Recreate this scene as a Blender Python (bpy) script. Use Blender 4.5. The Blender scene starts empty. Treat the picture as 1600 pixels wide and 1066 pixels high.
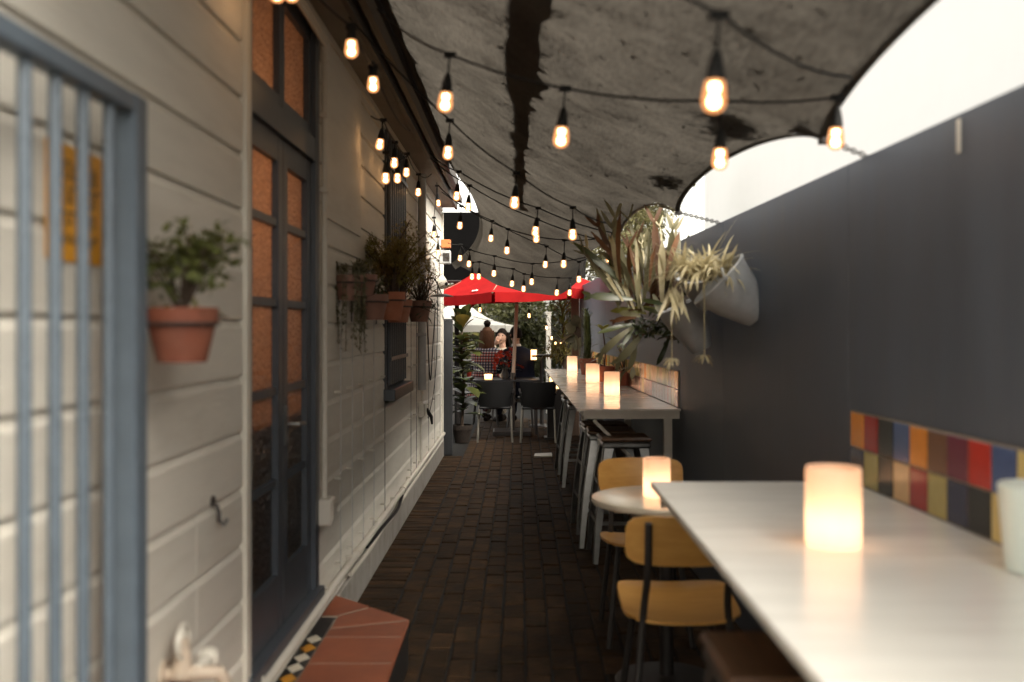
import bpy, math, random
from mathutils import Vector, Matrix
R = math.radians
rnd = random.Random(7)
sc = bpy.context.scene
COL = sc.collection

# ------------------------------------------------------------------ camera
F = 1555.0; VX, VY = 812.0, 512.0; CH = 1.42          # focal length in photo pixels, vanishing point, eye height
cam_d = bpy.data.cameras.new('camera'); cam = bpy.data.objects.new('camera', cam_d); COL.objects.link(cam)
cam.location = (0, 0, CH); cam.rotation_euler = (R(90), 0, 0)
cam_d.sensor_width = 36; cam_d.lens = 36 * F / 1600
cam_d.shift_x = (800 - VX) / 1600; cam_d.shift_y = (VY - 533) / 1600
cam_d.clip_start = 0.05; cam_d.clip_end = 2000
cam_d.dof.use_dof = True; cam_d.dof.focus_distance = 9.5; cam_d.dof.aperture_fstop = 1.8
sc.camera = cam
# ------------------------------------------------------------------ sky, sun, exposure
world = bpy.data.worlds.new('World'); sc.world = world; world.use_nodes = True
wn = world.node_tree.nodes; wl = world.node_tree.links; wn.clear()
sky = wn.new('ShaderNodeTexSky'); sky.sky_type = 'NISHITA'; sky.sun_disc = False
SUN_EL, SUN_AZ = 42, 128                                # behind the camera, over the right shoulder
sky.sun_elevation = R(SUN_EL); sky.sun_rotation = R(SUN_AZ); sky.air_density = 1.2; sky.dust_density = 4.0
hs = wn.new('ShaderNodeHueSaturation'); hs.inputs['Saturation'].default_value = 0.16
tint = wn.new('ShaderNodeMixRGB'); tint.blend_type = 'MULTIPLY'; tint.inputs[0].default_value = 1; tint.inputs[2].default_value = (1.0, .945, .845, 1)
bg = wn.new('ShaderNodeBackground'); bg.inputs[1].default_value = 0.12; wo = wn.new('ShaderNodeOutputWorld')
wl.new(sky.outputs[0], hs.inputs['Color']); wl.new(hs.outputs[0], tint.inputs[1]); wl.new(tint.outputs[0], bg.inputs[0]); wl.new(bg.outputs[0], wo.inputs[0])
sun_d = bpy.data.lights.new('sun', 'SUN'); sun_d.energy = 0.5; sun_d.angle = R(40); sun_d.color = (1, .93, .82)
sun = bpy.data.objects.new('sun', sun_d); COL.objects.link(sun)
sd = Vector((math.sin(R(SUN_AZ)) * math.cos(R(SUN_EL)), math.cos(R(SUN_AZ)) * math.cos(R(SUN_EL)), math.sin(R(SUN_EL))))
sun.rotation_euler = sd.to_track_quat('Z', 'Y').to_euler()
sc.view_settings.view_transform = 'Standard'; sc.view_settings.look = 'None'; sc.view_settings.gamma = 1
sc.view_settings.exposure = 2.65
sc.render.engine = 'CYCLES'
cy = sc.cycles; cy.use_denoising = True; cy.max_bounces = 7; cy.diffuse_bounces = 4; cy.glossy_bounces = 3
cy.transmission_bounces = 4; cy.transparent_max_bounces = 12; cy.sample_clamp_indirect = 4.0; cy.caustics_reflective = False; cy.caustics_refractive = False

# ------------------------------------------------------------------ helpers
def P(px, py, d):
    "the point at distance d down the alley that the photograph shows at this place"
    return Vector(((px - VX) * d / F, d, CH - (py - VY) * d / F))
def WX(d): return 1.185 - 0.0303 * d                    # face of the right-hand wall
LX = -0.86                                              # face of the left-hand wall

class MB:
    def __init__(s): s.v = []; s.f = []
    def add(s, vs, fs):
        o = len(s.v); s.v += [tuple(v) for v in vs]; s.f += [tuple(i + o for i in f) for f in fs]; return s
    def box(s, x0, x1, y0, y1, z0, z1, b=0.0, M=None):
        if b <= 0:
            vs = [(x, y, z) for x in (x0, x1) for y in (y0, y1) for z in (z0, z1)]
            fs = [(0, 1, 3, 2), (4, 6, 7, 5), (0, 4, 5, 1), (2, 3, 7, 6), (0, 2, 6, 4), (1, 5, 7, 3)]
        else:
            vs = []; fs = []; idx = {}
            for ax in range(3):
                for cx in (0, 1):
                    for cyy in (0, 1):
                        for cz in (0, 1):
                            c = [(x0, x1)[cx], (y0, y1)[cyy], (z0, z1)[cz]]; sg = [1 - 2 * cx, 1 - 2 * cyy, 1 - 2 * cz]
                            p = [c[i] + (0 if i == ax else sg[i] * b) for i in range(3)]
                            idx[(ax, cx, cyy, cz)] = len(vs); vs.append(p)
            K = [(0, 0), (1, 0), (1, 1), (0, 1)]
            for c in (0, 1):
                fs.append([idx[(0, c, a, d)] for a, d in K]); fs.append([idx[(1, a, c, d)] for a, d in K]); fs.append([idx[(2, a, d, c)] for a, d in K])
            for a in (0, 1):
                for d in (0, 1):
                    fs.append([idx[(0, a, d, 0)], idx[(0, a, d, 1)], idx[(1, a, d, 1)], idx[(1, a, d, 0)]])
                    fs.append([idx[(0, a, 0, d)], idx[(0, a, 1, d)], idx[(2, a, 1, d)], idx[(2, a, 0, d)]])
                    fs.append([idx[(1, 0, a, d)], idx[(1, 1, a, d)], idx[(2, 1, a, d)], idx[(2, 0, a, d)]])
            for a in (0, 1):
                for d in (0, 1):
                    for e in (0, 1): fs.append([idx[(0, a, d, e)], idx[(1, a, d, e)], idx[(2, a, d, e)]])
        if M is not None: vs = [M @ Vector(v) for v in vs]
        return s.add(vs, fs)
    def tube(s, pts, r, n=8, cap=True):
        pts = [Vector(p) for p in pts]; m = len(pts)
        if not isinstance(r, (list, tuple)): r = [r] * m
        t0 = (pts[1] - pts[0]).normalized(); up = Vector((0, 0, 1)) if abs(t0.z) < .9 else Vector((1, 0, 0))
        nrm = t0.cross(up).normalized(); vs = []; fs = []
        for i, p in enumerate(pts):
            t = (pts[min(i + 1, m - 1)] - pts[max(i - 1, 0)]).normalized()
            nrm = (nrm - t * nrm.dot(t)).normalized(); b = t.cross(nrm)
            for k in range(n):
                a = 2 * math.pi * k / n; vs.append(p + (nrm * math.cos(a) + b * math.sin(a)) * r[i])
        for i in range(m - 1):
            for k in range(n): fs.append((i * n + k, i * n + (k + 1) % n, (i + 1) * n + (k + 1) % n, (i + 1) * n + k))
        if cap: fs.append(tuple(range(n - 1, -1, -1))); fs.append(tuple((m - 1) * n + k for k in range(n)))
        return s.add(vs, fs)
    def lathe(s, prof, n=20, M=None, a0=0.0, a1=2 * math.pi):
        full = abs(a1 - a0 - 2 * math.pi) < 1e-6; c = n if full else n + 1; vs = []; fs = []
        for r, z in prof:
            for k in range(c):
                a = a0 + (a1 - a0) * k / n; vs.append(Vector((r * math.cos(a), r * math.sin(a), z)))
        for i in range(len(prof) - 1):
            for k in range(n):
                k2 = (k + 1) % c; fs.append((i * c + k, i * c + k2, (i + 1) * c + k2, (i + 1) * c + k))
        if M is not None: vs = [M @ v for v in vs]
        return s.add(vs, fs)
    def leaf(s, base, d, up, L, W, bend=0.3, segs=4, shape=0.45, fold=0.15, tip=0.0, twist=0.0):
        base = Vector(base); d = Vector(d).normalized(); side = d.cross(Vector(up))
        if side.length < 1e-4: side = d.cross(Vector((1, 0, .1)))
        side.normalize(); nn = side.cross(d).normalized(); vs = []; fs = []; p = base.copy(); dd = d.copy()
        for i in range(segs + 1):
            t = i / segs
            w = W * (math.sin(math.pi * min(1, t ** (math.log(.5) / math.log(shape)))) ** .75 * (1 - tip) + tip * (1 if i < segs else .3)) * .5
            if i == 0: w = max(w, W * .06)
            sd_ = (side * math.cos(twist * t) + nn * math.sin(twist * t))
            vs += [p - sd_ * w + nn * fold * w, p.copy(), p + sd_ * w + nn * fold * w]
            if i < segs:
                ax = side; dd = (Matrix.Rotation(-bend / segs, 3, ax) @ dd).normalized(); nn = side.cross(dd).normalized(); p = p + dd * (L / segs)
        for i in range(segs):
            a = i * 3; fs += [(a, a + 1, a + 4, a + 3), (a + 1, a + 2, a + 5, a + 4)]
        return s.add(vs, fs)
    def build(s, name, mat, parent=None, smooth=False, loc=None):
        me = bpy.data.meshes.new(name); me.from_pydata(s.v, [], s.f); me.update()
        if smooth:
            me.polygons.foreach_set('use_smooth', [True] * len(me.polygons))
            try: me.set_sharp_from_angle(angle=R(38))
            except Exception: pass
        if mat is not None: me.materials.append(mat)
        o = bpy.data.objects.new(name, me); COL.objects.link(o)
        if loc is not None: o.location = loc
        if parent is not None: o.parent = parent
        return o
def tag(o, label=None, cat=None, group=None, kind=None):
    if label: o['label'] = label
    if cat: o['category'] = cat
    if group: o['group'] = group
    if kind: o['kind'] = kind
    return o
def thing(name, label, cat, loc=(0, 0, 0), group=None, rz=0.0):
    o = bpy.data.objects.new(name, None); COL.objects.link(o); o.location = loc; o.rotation_euler = (0, 0, rz); o.empty_display_size = .1
    return tag(o, label, cat, group)
def instance(src, parent=None, loc=None):
    c = bpy.data.objects.new(src.name.split('.')[0], src.data); COL.objects.link(c); c.parent = parent
    c.matrix_local = src.matrix_local
    if loc is not None: c.location = loc
    return c
def copy_tree(o, parent=None):
    c = o.copy(); COL.objects.link(c); c.parent = parent
    for ch in o.children: copy_tree(ch, c)
    return c
def smooth_path(pts, k=6):
    pts = [Vector(p) for p in pts]; out = []
    q = [pts[0] * 2 - pts[1]] + pts + [pts[-1] * 2 - pts[-2]]
    for i in range(1, len(q) - 2):
        for j in range(k):
            t = j / k; a, b, c, d = q[i - 1], q[i], q[i + 1], q[i + 2]
            out.append(.5 * ((2 * b) + (c - a) * t + (2 * a - 5 * b + 4 * c - d) * t * t + (3 * b - a - 3 * c + d) * t ** 3))
    out.append(pts[-1]); return out
def frame(origin, z, x=None):
    z = Vector(z).normalized(); x = Vector(x) if x is not None else (Vector((0, 0, 1)) if abs(z.z) < .9 else Vector((1, 0, 0)))
    y = z.cross(x).normalized(); x = y.cross(z)
    M = Matrix((x, y, z)).transposed().to_4x4(); M.translation = Vector(origin); return M

# ------------------------------------------------------------------ materials
MAT = {}
def mat(name, col, rough=.6, metal=0.0, col2=None, scale=6.0, var=.25, bump=0.0, bscale=40.0, stretch=(1, 1, 1), objvar=0.0, spec=.5, trans=0.0,
        coat=0.0, dirt=None, dscale=3.0, damt=.5, rvar=0.0):
    m = bpy.data.materials.new(name); m.use_nodes = True; nt = m.node_tree; N = nt.nodes; L = nt.links
    b = N['Principled BSDF']; b.inputs['Roughness'].default_value = rough; b.inputs['Metallic'].default_value = metal
    b.inputs['Specular IOR Level'].default_value = spec; b.inputs['Coat Weight'].default_value = coat
    tc = N.new('ShaderNodeTexCoord'); mp = N.new('ShaderNodeMapping'); mp.inputs['Scale'].default_value = stretch; L.new(tc.outputs['Object'], mp.inputs[0])
    if objvar > 0:
        oi = N.new('ShaderNodeObjectInfo'); va = N.new('ShaderNodeVectorMath'); va.operation = 'SCALE'; va.inputs['Scale'].default_value = 37.0
        cb = N.new('ShaderNodeCombineXYZ')
        for i in range(3): L.new(oi.outputs['Random'], cb.inputs[i])
        L.new(cb.outputs[0], va.inputs[0]); ad = N.new('ShaderNodeVectorMath'); L.new(mp.outputs[0], ad.inputs[0]); L.new(va.outputs[0], ad.inputs[1]); vec = ad.outputs[0]
    else: vec = mp.outputs[0]
    nz = N.new('ShaderNodeTexNoise'); nz.inputs['Scale'].default_value = scale; nz.inputs['Detail'].default_value = 6; nz.inputs['Roughness'].default_value = .62; L.new(vec, nz.inputs['Vector'])
    rp = N.new('ShaderNodeValToRGB'); c2 = col2 or tuple(c * (1 - var) for c in col); c1 = col
    rp.color_ramp.elements[0].position = .32; rp.color_ramp.elements[1].position = .68
    rp.color_ramp.elements[0].color = (*c2, 1); rp.color_ramp.elements[1].color = (*c1, 1); L.new(nz.outputs['Fac'], rp.inputs[0]); out = rp.outputs[0]
    if dirt is not None:
        n2 = N.new('ShaderNodeTexNoise'); n2.inputs['Scale'].default_value = dscale; n2.inputs['Detail'].default_value = 8; n2.inputs['Roughness'].default_value = .7; L.new(vec, n2.inputs['Vector'])
        r2 = N.new('ShaderNodeValToRGB'); r2.color_ramp.elements[0].position = .5; r2.color_ramp.elements[1].position = .72
        r2.color_ramp.elements[0].color = (0, 0, 0, 1); r2.color_ramp.elements[1].color = (damt, damt, damt, 1); L.new(n2.outputs['Fac'], r2.inputs[0])
        mx = N.new('ShaderNodeMixRGB'); L.new(r2.outputs[0], mx.inputs[0]); L.new(out, mx.inputs[1]); mx.inputs[2].default_value = (*dirt, 1); out = mx.outputs[0]
    if objvar > 0:
        hv = N.new('ShaderNodeHueSaturation'); mr = N.new('ShaderNodeMapRange'); mr.inputs['To Min'].default_value = 1 - objvar; mr.inputs['To Max'].default_value = 1 + objvar
        L.new(oi.outputs['Random'], mr.inputs[0]); L.new(mr.outputs[0], hv.inputs['Value']); L.new(out, hv.inputs['Color']); out = hv.outputs[0]
    L.new(out, b.inputs['Base Color'])
    if rvar > 0:
        mr = N.new('ShaderNodeMapRange'); mr.inputs['To Min'].default_value = max(0, rough - rvar); mr.inputs['To Max'].default_value = min(1, rough + rvar); L.new(nz.outputs['Fac'], mr.inputs[0]); L.new(mr.outputs[0], b.inputs['Roughness'])
    if bump > 0:
        n3 = N.new('ShaderNodeTexNoise'); n3.inputs['Scale'].default_value = bscale; n3.inputs['Detail'].default_value = 5; L.new(vec, n3.inputs['Vector'])
        bp = N.new('ShaderNodeBump'); bp.inputs['Strength'].default_value = bump; bp.inputs['Distance'].default_value = .01; L.new(n3.outputs['Fac'], bp.inputs['Height']); L.new(bp.outputs[0], b.inputs['Normal'])
    if trans > 0:
        tr = N.new('ShaderNodeBsdfTranslucent'); L.new(out, tr.inputs[0]); ms = N.new('ShaderNodeMixShader'); ms.inputs[0].default_value = trans
        L.new(b.outputs[0], ms.inputs[1]); L.new(tr.outputs[0], ms.inputs[2]); L.new(ms.outputs[0], N['Material Output'].inputs[0])
    MAT[name] = m; return m
def emit(name, col, s):
    m = bpy.data.materials.new(name); m.use_nodes = True; N = m.node_tree.nodes; N.clear(); e = N.new('ShaderNodeEmission'); e.inputs[0].default_value = (*col, 1); e.inputs[1].default_value = s
    o = N.new('ShaderNodeOutputMaterial'); m.node_tree.links.new(e.outputs[0], o.inputs[0]); MAT[name] = m; return m

mat('boards', (.70, .67, .60), .7, spec=.3, var=.10, scale=3, stretch=(4, .6, 4), bump=.15, bscale=25, objvar=.05, dirt=(.44, .40, .33), dscale=2.2, damt=.35)
mat('skirting', (.34, .32, .29), .7, spec=.3, var=.2, dirt=(.15, .12, .09), dscale=4, damt=.6)
mat('trim_paint', (.68, .65, .57), .45, var=.1, dirt=(.3, .26, .2), damt=.3)
mat('door_paint', (.060, .071, .087), .4, var=.2, bump=.05)
mat('gate_steel', (.085, .110, .138), .45, var=.2, scale=12, bump=.08, bscale=90)
mat('charcoal_wall', (.090, .108, .142), .55, var=.25, scale=2.2, stretch=(3, 3, .5), bump=.06, bscale=30, dirt=(.105, .112, .130), dscale=2.6, damt=.45, rvar=.12)
mat('brick', (.058, .031, .014), .85, spec=.2, col2=(.015, .0088, .0045), scale=7, bump=.5, bscale=30, objvar=.33, dirt=(.012, .0105, .004), dscale=6, damt=.85, rvar=.12)
mat('mortar', (.0045, .004, .003), .95, var=.4, scale=30, bump=.4)
mat('terracotta_tile', (.27, .080, .036), .5, col2=(.18, .052, .025), scale=4, bump=.1, objvar=.10, dirt=(.12, .05, .03), dscale=5, damt=.5)
mat('grout', (.30, .245, .19), .9, var=.25, scale=25)
mat('terracotta', (.24, .068, .032), .75, col2=(.16, .045, .024), scale=9, bump=.15, dirt=(.22, .12, .085), dscale=6, damt=.35, objvar=.15)
mat('terracotta_pale', (.40, .145, .075), .75, col2=(.28, .095, .05), scale=9, bump=.15, dirt=(.36, .24, .18), dscale=6, damt=.4, objvar=.12)
mat('brown_pot', (.24, .12, .085), .6, var=.3)
mat('soil', (.03, .02, .014), .95, var=.5, scale=40, bump=.6)
mat('table_white', (.82, .80, .74), .24, var=.07, scale=2.5, stretch=(1, 6, 1), dirt=(.50, .45, .38), dscale=2.0, damt=.25, rvar=.08)
mat('table_white_far', (.70, .65, .58), .14, var=.2, scale=2.2, stretch=(2, 5, 1), dirt=(.38, .30, .24), dscale=4.0, damt=.5, rvar=.07)
mat('table_frame', (.52, .47, .40), .4, var=.15)
mat('round_top', (.70, .63, .50), .2, metal=.2, var=.15, scale=8)
mat('ply', (.68, .37, .105), .32, col2=(.58, .29, .07), scale=5, stretch=(1, 8, 8), coat=.15)
mat('dark_steel', (.035, .03, .028), .45, var=.3)
mat('galv', (.27, .265, .255), .34, metal=.95, var=.3, scale=14, rvar=.12)
mat('galv_pale', (.46, .47, .48), .55, metal=.15, var=.28, scale=9, rvar=.1, dirt=(.3, .3, .28), dscale=5, damt=.5)
mat('stool_wood', (.13, .062, .028), .4, col2=(.06, .03, .015), scale=5, stretch=(8, 1, 8))
mat('black_weave', (.012, .012, .013), .5, var=.3, scale=60, bump=.4, bscale=250)
mat('aluminium', (.62, .58, .50), .3, metal=.8, var=.1)
mat('black_plastic', (.009, .009, .009), .7, spec=.3, var=.2)
mat('pipe_paint', (.60, .57, .50), .45, var=.12, dirt=(.25, .2, .15), damt=.4)
mat('white_plastic', (.64, .61, .54), .35, var=.05)
mat('grey_post', (.032, .035, .040), .7, var=.3, scale=5, stretch=(6, 6, .6), bump=.2)
mat('timber_post', (.25, .17, .12), .75, var=.3, scale=5, stretch=(6, 6, .6))
mat('white_wall', (.92, .91, .885), .8, var=.02, scale=2)
mat('orange_paint', (.55, .17, .05), .5, var=.15)
mat('sign_yellow', (.78, .36, .03), .5, var=.12)
mat('ink', (.06, .045, .03), .6)
mat('umbrella_red', (.31, .009, .009), .8, spec=.1, col2=(.24, .006, .007), scale=5, trans=.15)
mat('umbrella_dark', (.07, .03, .025), .8, var=.3, trans=.15)
mat('print_white', (.75, .70, .62), .6)
mat('canvas_white', (.80, .78, .72), .7, var=.05, trans=.25)
mat('skin', (.45, .26, .18), .5, var=.1)
mat('hair_brown', (.12, .05, .020), .7, spec=.2, col2=(.045, .02, .01), scale=30, stretch=(4, 4, .4))
mat('hair_dark', (.010, .006, .004), .8, spec=.1, var=.4, scale=30)
mat('navy_cloth', (.008, .010, .022), .9, spec=.15, var=.3, bump=.2)
mat('cream_cloth', (.50, .42, .33), .8, var=.15)
mat('flower_red', (.50, .045, .015), .6, var=.3, trans=.3)
mat('gutter_dark', (.040, .032, .026), .6, var=.3)
mat('soffit', (.17, .145, .12), .7, var=.2, scale=4, dirt=(.08, .06, .05), damt=.5)
mat('leaf_green', (.17, .18, .05), .5, col2=(.09, .11, .03), scale=8, trans=.35)
mat('leaf_fern', (.23, .24, .055), .5, col2=(.22, .12, .035), scale=5, trans=.3)
mat('leaf_dark', (.045, .060, .020), .35, col2=(.022, .032, .012), scale=9, trans=.2)
mat('leaf_fig', (.075, .085, .022), .35, col2=(.04, .05, .015), scale=6, trans=.25)
mat('leaf_fig_yellow', (.24, .15, .03), .4, col2=(.12, .10, .025), scale=6, trans=.3)
mat('leaf_staghorn', (.21, .19, .10), .55, col2=(.115, .105, .055), scale=4, trans=.25, objvar=.35)
mat('leaf_brown', (.17, .075, .028), .6, col2=(.08, .035, .015), scale=5, trans=.25, objvar=.3)
mat('leaf_spider', (.60, .53, .34), .5, col2=(.40, .34, .19), scale=10, trans=.35)
mat('leaf_lime', (.27, .25, .04), .5, col2=(.12, .12, .025), scale=6, trans=.35)
mat('leaf_succulent', (.17, .15, .085), .6, col2=(.09, .085, .04), scale=20)
mat('leaf_tree', (.085, .085, .026), .6, col2=(.035, .042, .012), scale=2, trans=.3)
mat('leaf_tree_pale', (.20, .18, .075), .6, col2=(.08, .075, .03), scale=2, trans=.4)
mat('bark', (.09, .06, .04), .9, var=.4, scale=12, bump=.5)
mat('debris', (.010, .006, .003), .9, spec=.1, var=.5)
mat('ground', (.018, .013, .010), .9, var=.4, scale=3)
mat('mint', (.70, .77, .72), .3, var=.05)
mat('tap_paint', (.56, .46, .36), .45, var=.25, scale=20)
mat('mosaic_black_riser_shade', (.022, .024, .026), .35, var=.3, scale=10)
mat('tile_white', (.62, .56, .46), .3, var=.1); mat('tile_amber', (.52, .24, .03), .3, var=.1)
TILE = {'o': (.58, .20, .018), 'r': (.27, .022, .018), 'k': (.012, .012, .010), 'b': (.055, .085, .19), 'n': (.13, .060, .032), 'p': (.115, .022, .040),
        'g': (.33, .27, .095), 'c': (.52, .33, .16), 'd': (.018, .021, .05), 'R': (.36, .025, .014), 'y': (.50, .40, .16)}
for k, c in TILE.items(): mat('tile_' + k + '_glaze', tuple(min(.8, q * 1.35) for q in c), .16, var=.12, scale=30)

# shade cloth: lets a little daylight through
def mk_sail():
    m = mat('shade_cloth', (.075, .068, .059), .9, col2=(.045, .040, .035), scale=1.6, var=.3)
    nt = m.node_tree; N = nt.nodes; L = nt.links; tc = N['Texture Coordinate']
    def noise(sc_, det, st):
        mp = N.new('ShaderNodeMapping'); mp.inputs['Scale'].default_value = st; L.new(tc.outputs['Object'], mp.inputs[0])
        n = N.new('ShaderNodeTexNoise'); n.inputs['Scale'].default_value = sc_; n.inputs['Detail'].default_value = det; n.inputs['Roughness'].default_value = .65; L.new(mp.outputs[0], n.inputs['Vector']); return n.outputs['Fac']
    a = noise(2.2, 8, (1, .7, 1)); b = noise(85, 3, (1, .22, 1)); c = noise(9, 5, (.35, 1.5, 1))
    a0 = N.new('ShaderNodeMath'); a0.operation = 'MULTIPLY'; L.new(a, a0.inputs[0]); a0.inputs[1].default_value = .65; ad = N.new('ShaderNodeMath'); ad.operation = 'MULTIPLY_ADD'; L.new(b, ad.inputs[0]); ad.inputs[1].default_value = .55; L.new(a0.outputs[0], ad.inputs[2])
    ae = N.new('ShaderNodeMath'); ae.operation = 'MULTIPLY_ADD'; L.new(c, ae.inputs[0]); ae.inputs[1].default_value = .35; L.new(ad.outputs[0], ae.inputs[2])
    r = N.new('ShaderNodeValToRGB'); r.color_ramp.elements[0].position = .58; r.color_ramp.elements[1].position = .98
    r.color_ramp.elements[0].color = (.014, .0125, .0107, 1); r.color_ramp.elements[1].color = (.078, .070, .059, 1); L.new(ae.outputs[0], r.inputs[0])
    tr = N.new('ShaderNodeBsdfTranslucent'); L.new(r.outputs[0], tr.inputs[0]); ms = N.new('ShaderNodeMixShader'); ms.inputs[0].default_value = .5
    L.new(N['Principled BSDF'].outputs[0], ms.inputs[1]); L.new(tr.outputs[0], ms.inputs[2]); L.new(ms.outputs[0], N['Material Output'].inputs[0])
mk_sail()
# obscure glass of the doors
def mk_glass():
    m = bpy.data.materials.new('obscure_glass'); m.use_nodes = True; N = m.node_tree.nodes; L = m.node_tree.links; N.clear()
    tc = N.new('ShaderNodeTexCoord'); v = N.new('ShaderNodeTexVoronoi'); v.inputs['Scale'].default_value = 70; L.new(tc.outputs['Object'], v.inputs['Vector'])
    n = N.new('ShaderNodeTexNoise'); n.inputs['Scale'].default_value = 38; n.inputs['Detail'].default_value = 5; L.new(tc.outputs['Object'], n.inputs['Vector'])
    n2 = N.new('ShaderNodeTexNoise'); n2.inputs['Scale'].default_value = 95; n2.inputs['Detail'].default_value = 3; L.new(tc.outputs['Object'], n2.inputs['Vector'])
    rc = N.new('ShaderNodeValToRGB'); rc.color_ramp.elements[0].position = .35; rc.color_ramp.elements[1].position = .70; rc.color_ramp.elements[0].color = (.30, .18, .11, 1); rc.color_ramp.elements[1].color = (.95, .66, .44, 1); L.new(n2.outputs['Fac'], rc.inputs[0])
    bp = N.new('ShaderNodeBump'); bp.inputs['Strength'].default_value = 1.0; bp.inputs['Distance'].default_value = .02; L.new(n.outputs['Fac'], bp.inputs['Height'])
    t = N.new('ShaderNodeBsdfTranslucent'); L.new(rc.outputs[0], t.inputs[0]); L.new(bp.outputs[0], t.inputs['Normal'])
    g = N.new('ShaderNodeBsdfGlossy'); g.inputs[0].default_value = (.9, .85, .8, 1); g.inputs['Roughness'].default_value = .14; L.new(bp.outputs[0], g.inputs['Normal']); v.location = (0, 0)
    ms = N.new('ShaderNodeMixShader'); ms.inputs[0].default_value = .36; L.new(t.outputs[0], ms.inputs[1]); L.new(g.outputs[0], ms.inputs[2])
    o = N.new('ShaderNodeOutputMaterial'); L.new(ms.outputs[0], o.inputs[0]); MAT['obscure_glass'] = m
mk_glass()
# wax shell of the candles and the warm glass of the bulbs
def mk_wax():
    m = bpy.data.materials.new('wax'); m.use_nodes = True; N = m.node_tree.nodes; L = m.node_tree.links; N.clear()
    t = N.new('ShaderNodeBsdfTranslucent'); t.inputs[0].default_value = (.97, .75, .60, 1); d = N.new('ShaderNodeBsdfPrincipled'); d.inputs['Base Color'].default_value = (.80, .66, .54, 1); d.inputs['Roughness'].default_value = .5
    ms = N.new('ShaderNodeMixShader'); ms.inputs[0].default_value = .55; L.new(d.outputs[0], ms.inputs[1]); L.new(t.outputs[0], ms.inputs[2])
    o = N.new('ShaderNodeOutputMaterial'); L.new(ms.outputs[0], o.inputs[0]); MAT['wax'] = m
    m = bpy.data.materials.new('bulb_glass'); m.use_nodes = True; N = m.node_tree.nodes; L = m.node_tree.links; N.clear()
    t = N.new('ShaderNodeBsdfTransparent'); t.inputs[0].default_value = (1, .80, .58, 1); e = N.new('ShaderNodeEmission'); e.inputs[0].default_value = (1, .42, .16, 1); e.inputs[1].default_value = .26
    ms = N.new('ShaderNodeMixShader'); ms.inputs[0].default_value = .68; L.new(t.outputs[0], ms.inputs[1]); L.new(e.outputs[0], ms.inputs[2])
    o = N.new('ShaderNodeOutputMaterial'); L.new(ms.outputs[0], o.inputs[0]); MAT['bulb_glass'] = m
mk_wax()
emit('filament', (1, .70, .40), 9.5)
emit('lamp_glow', (1, .52, .20), .9)
def mk_plaid():
    m = mat('plaid', (.3, .1, .1), .8); N = m.node_tree.nodes; L = m.node_tree.links; tc = N['Texture Coordinate']; b = N['Principled BSDF']
    sp = N.new('ShaderNodeSeparateXYZ'); L.new(tc.outputs['Object'], sp.inputs[0])
    def stripe(sock, freq, thr):
        a = N.new('ShaderNodeMath'); a.operation = 'MULTIPLY'; L.new(sock, a.inputs[0]); a.inputs[1].default_value = freq
        f = N.new('ShaderNodeMath'); f.operation = 'FRACT'; L.new(a.outputs[0], f.inputs[0]); g = N.new('ShaderNodeMath'); g.operation = 'LESS_THAN'; L.new(f.outputs[0], g.inputs[0]); g.inputs[1].default_value = thr; return g.outputs[0]
    x = stripe(sp.outputs['X'], 24, .45); z = stripe(sp.outputs['Z'], 24, .45); zb = stripe(sp.outputs['Z'], 3.4, .5)
    m1 = N.new('ShaderNodeMixRGB'); L.new(zb, m1.inputs[0]); m1.inputs[1].default_value = (.055, .06, .11, 1); m1.inputs[2].default_value = (.36, .06, .05, 1)
    m2 = N.new('ShaderNodeMixRGB'); L.new(x, m2.inputs[0]); L.new(m1.outputs[0], m2.inputs[1]); m2.inputs[2].default_value = (.42, .36, .33, 1)
    m3 = N.new('ShaderNodeMixRGB'); m3.blend_type = 'MULTIPLY'; L.new(z, m3.inputs[0]); L.new(m2.outputs[0], m3.inputs[1]); m3.inputs[2].default_value = (.12, .11, .15, 1)
    L.new(m3.outputs[0], b.inputs['Base Color'])
mk_plaid()

# ------------------------------------------------------------------ the ground
g = MB(); g.add([(-300, -60, -.05), (300, -60, -.05), (300, 600, -.05), (-300, 600, -.05)], [(0, 1, 2, 3)])
tag(g.build('ground', MAT['ground']), kind='structure')
paving = MB().box(-.9, 1.30, -2.2, 20, -.045, -.008).build('brick_paving', MAT['mortar']); tag(paving, kind='structure')
def brick_mesh(w, l, seed):
    r = random.Random(seed); b = MB().box(-w / 2, w / 2, -l / 2, l / 2, -.03, .0, .006)
    b.v = [(x + r.uniform(-.0025, .0025), y + r.uniform(-.0025, .0025), z + r.uniform(-.0015, .0015)) for x, y, z in b.v]; return b
bricks = []                                               # (visible size, x, y, kind)
for c in range(17):
    x = -.575 + c * .109
    if x > 1.16: break
    y = 3.45 + (c * .37 % 1) * .226 - .226
    while y < 15.5:
        bricks.append((x, y, 'long')); y += .226
y = 3.4
while y < 11: bricks.append((-.745, y, 'cross')); y += .077
variants = {k: [] for k in ('long', 'cross')}
for i in range(5):
    for k, (w, l) in (('long', (.103, .219)), ('cross', (.222, .070))):
        b = brick_mesh(w - .003, l - .003, i * 7 + 3); me = bpy.data.meshes.new('brick'); me.from_pydata(b.v, [], b.f); me.materials.append(MAT['brick']); variants[k].append(me)
def brick_seen(b):
    x, y, k = b
    hid = (x > .45 and y < 12) or (y < 3.9) or (x < -.42 and y < 4.35)
    return (y + (100 if hid else 0), x)
bricks.sort(key=brick_seen); rest = MB()
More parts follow.
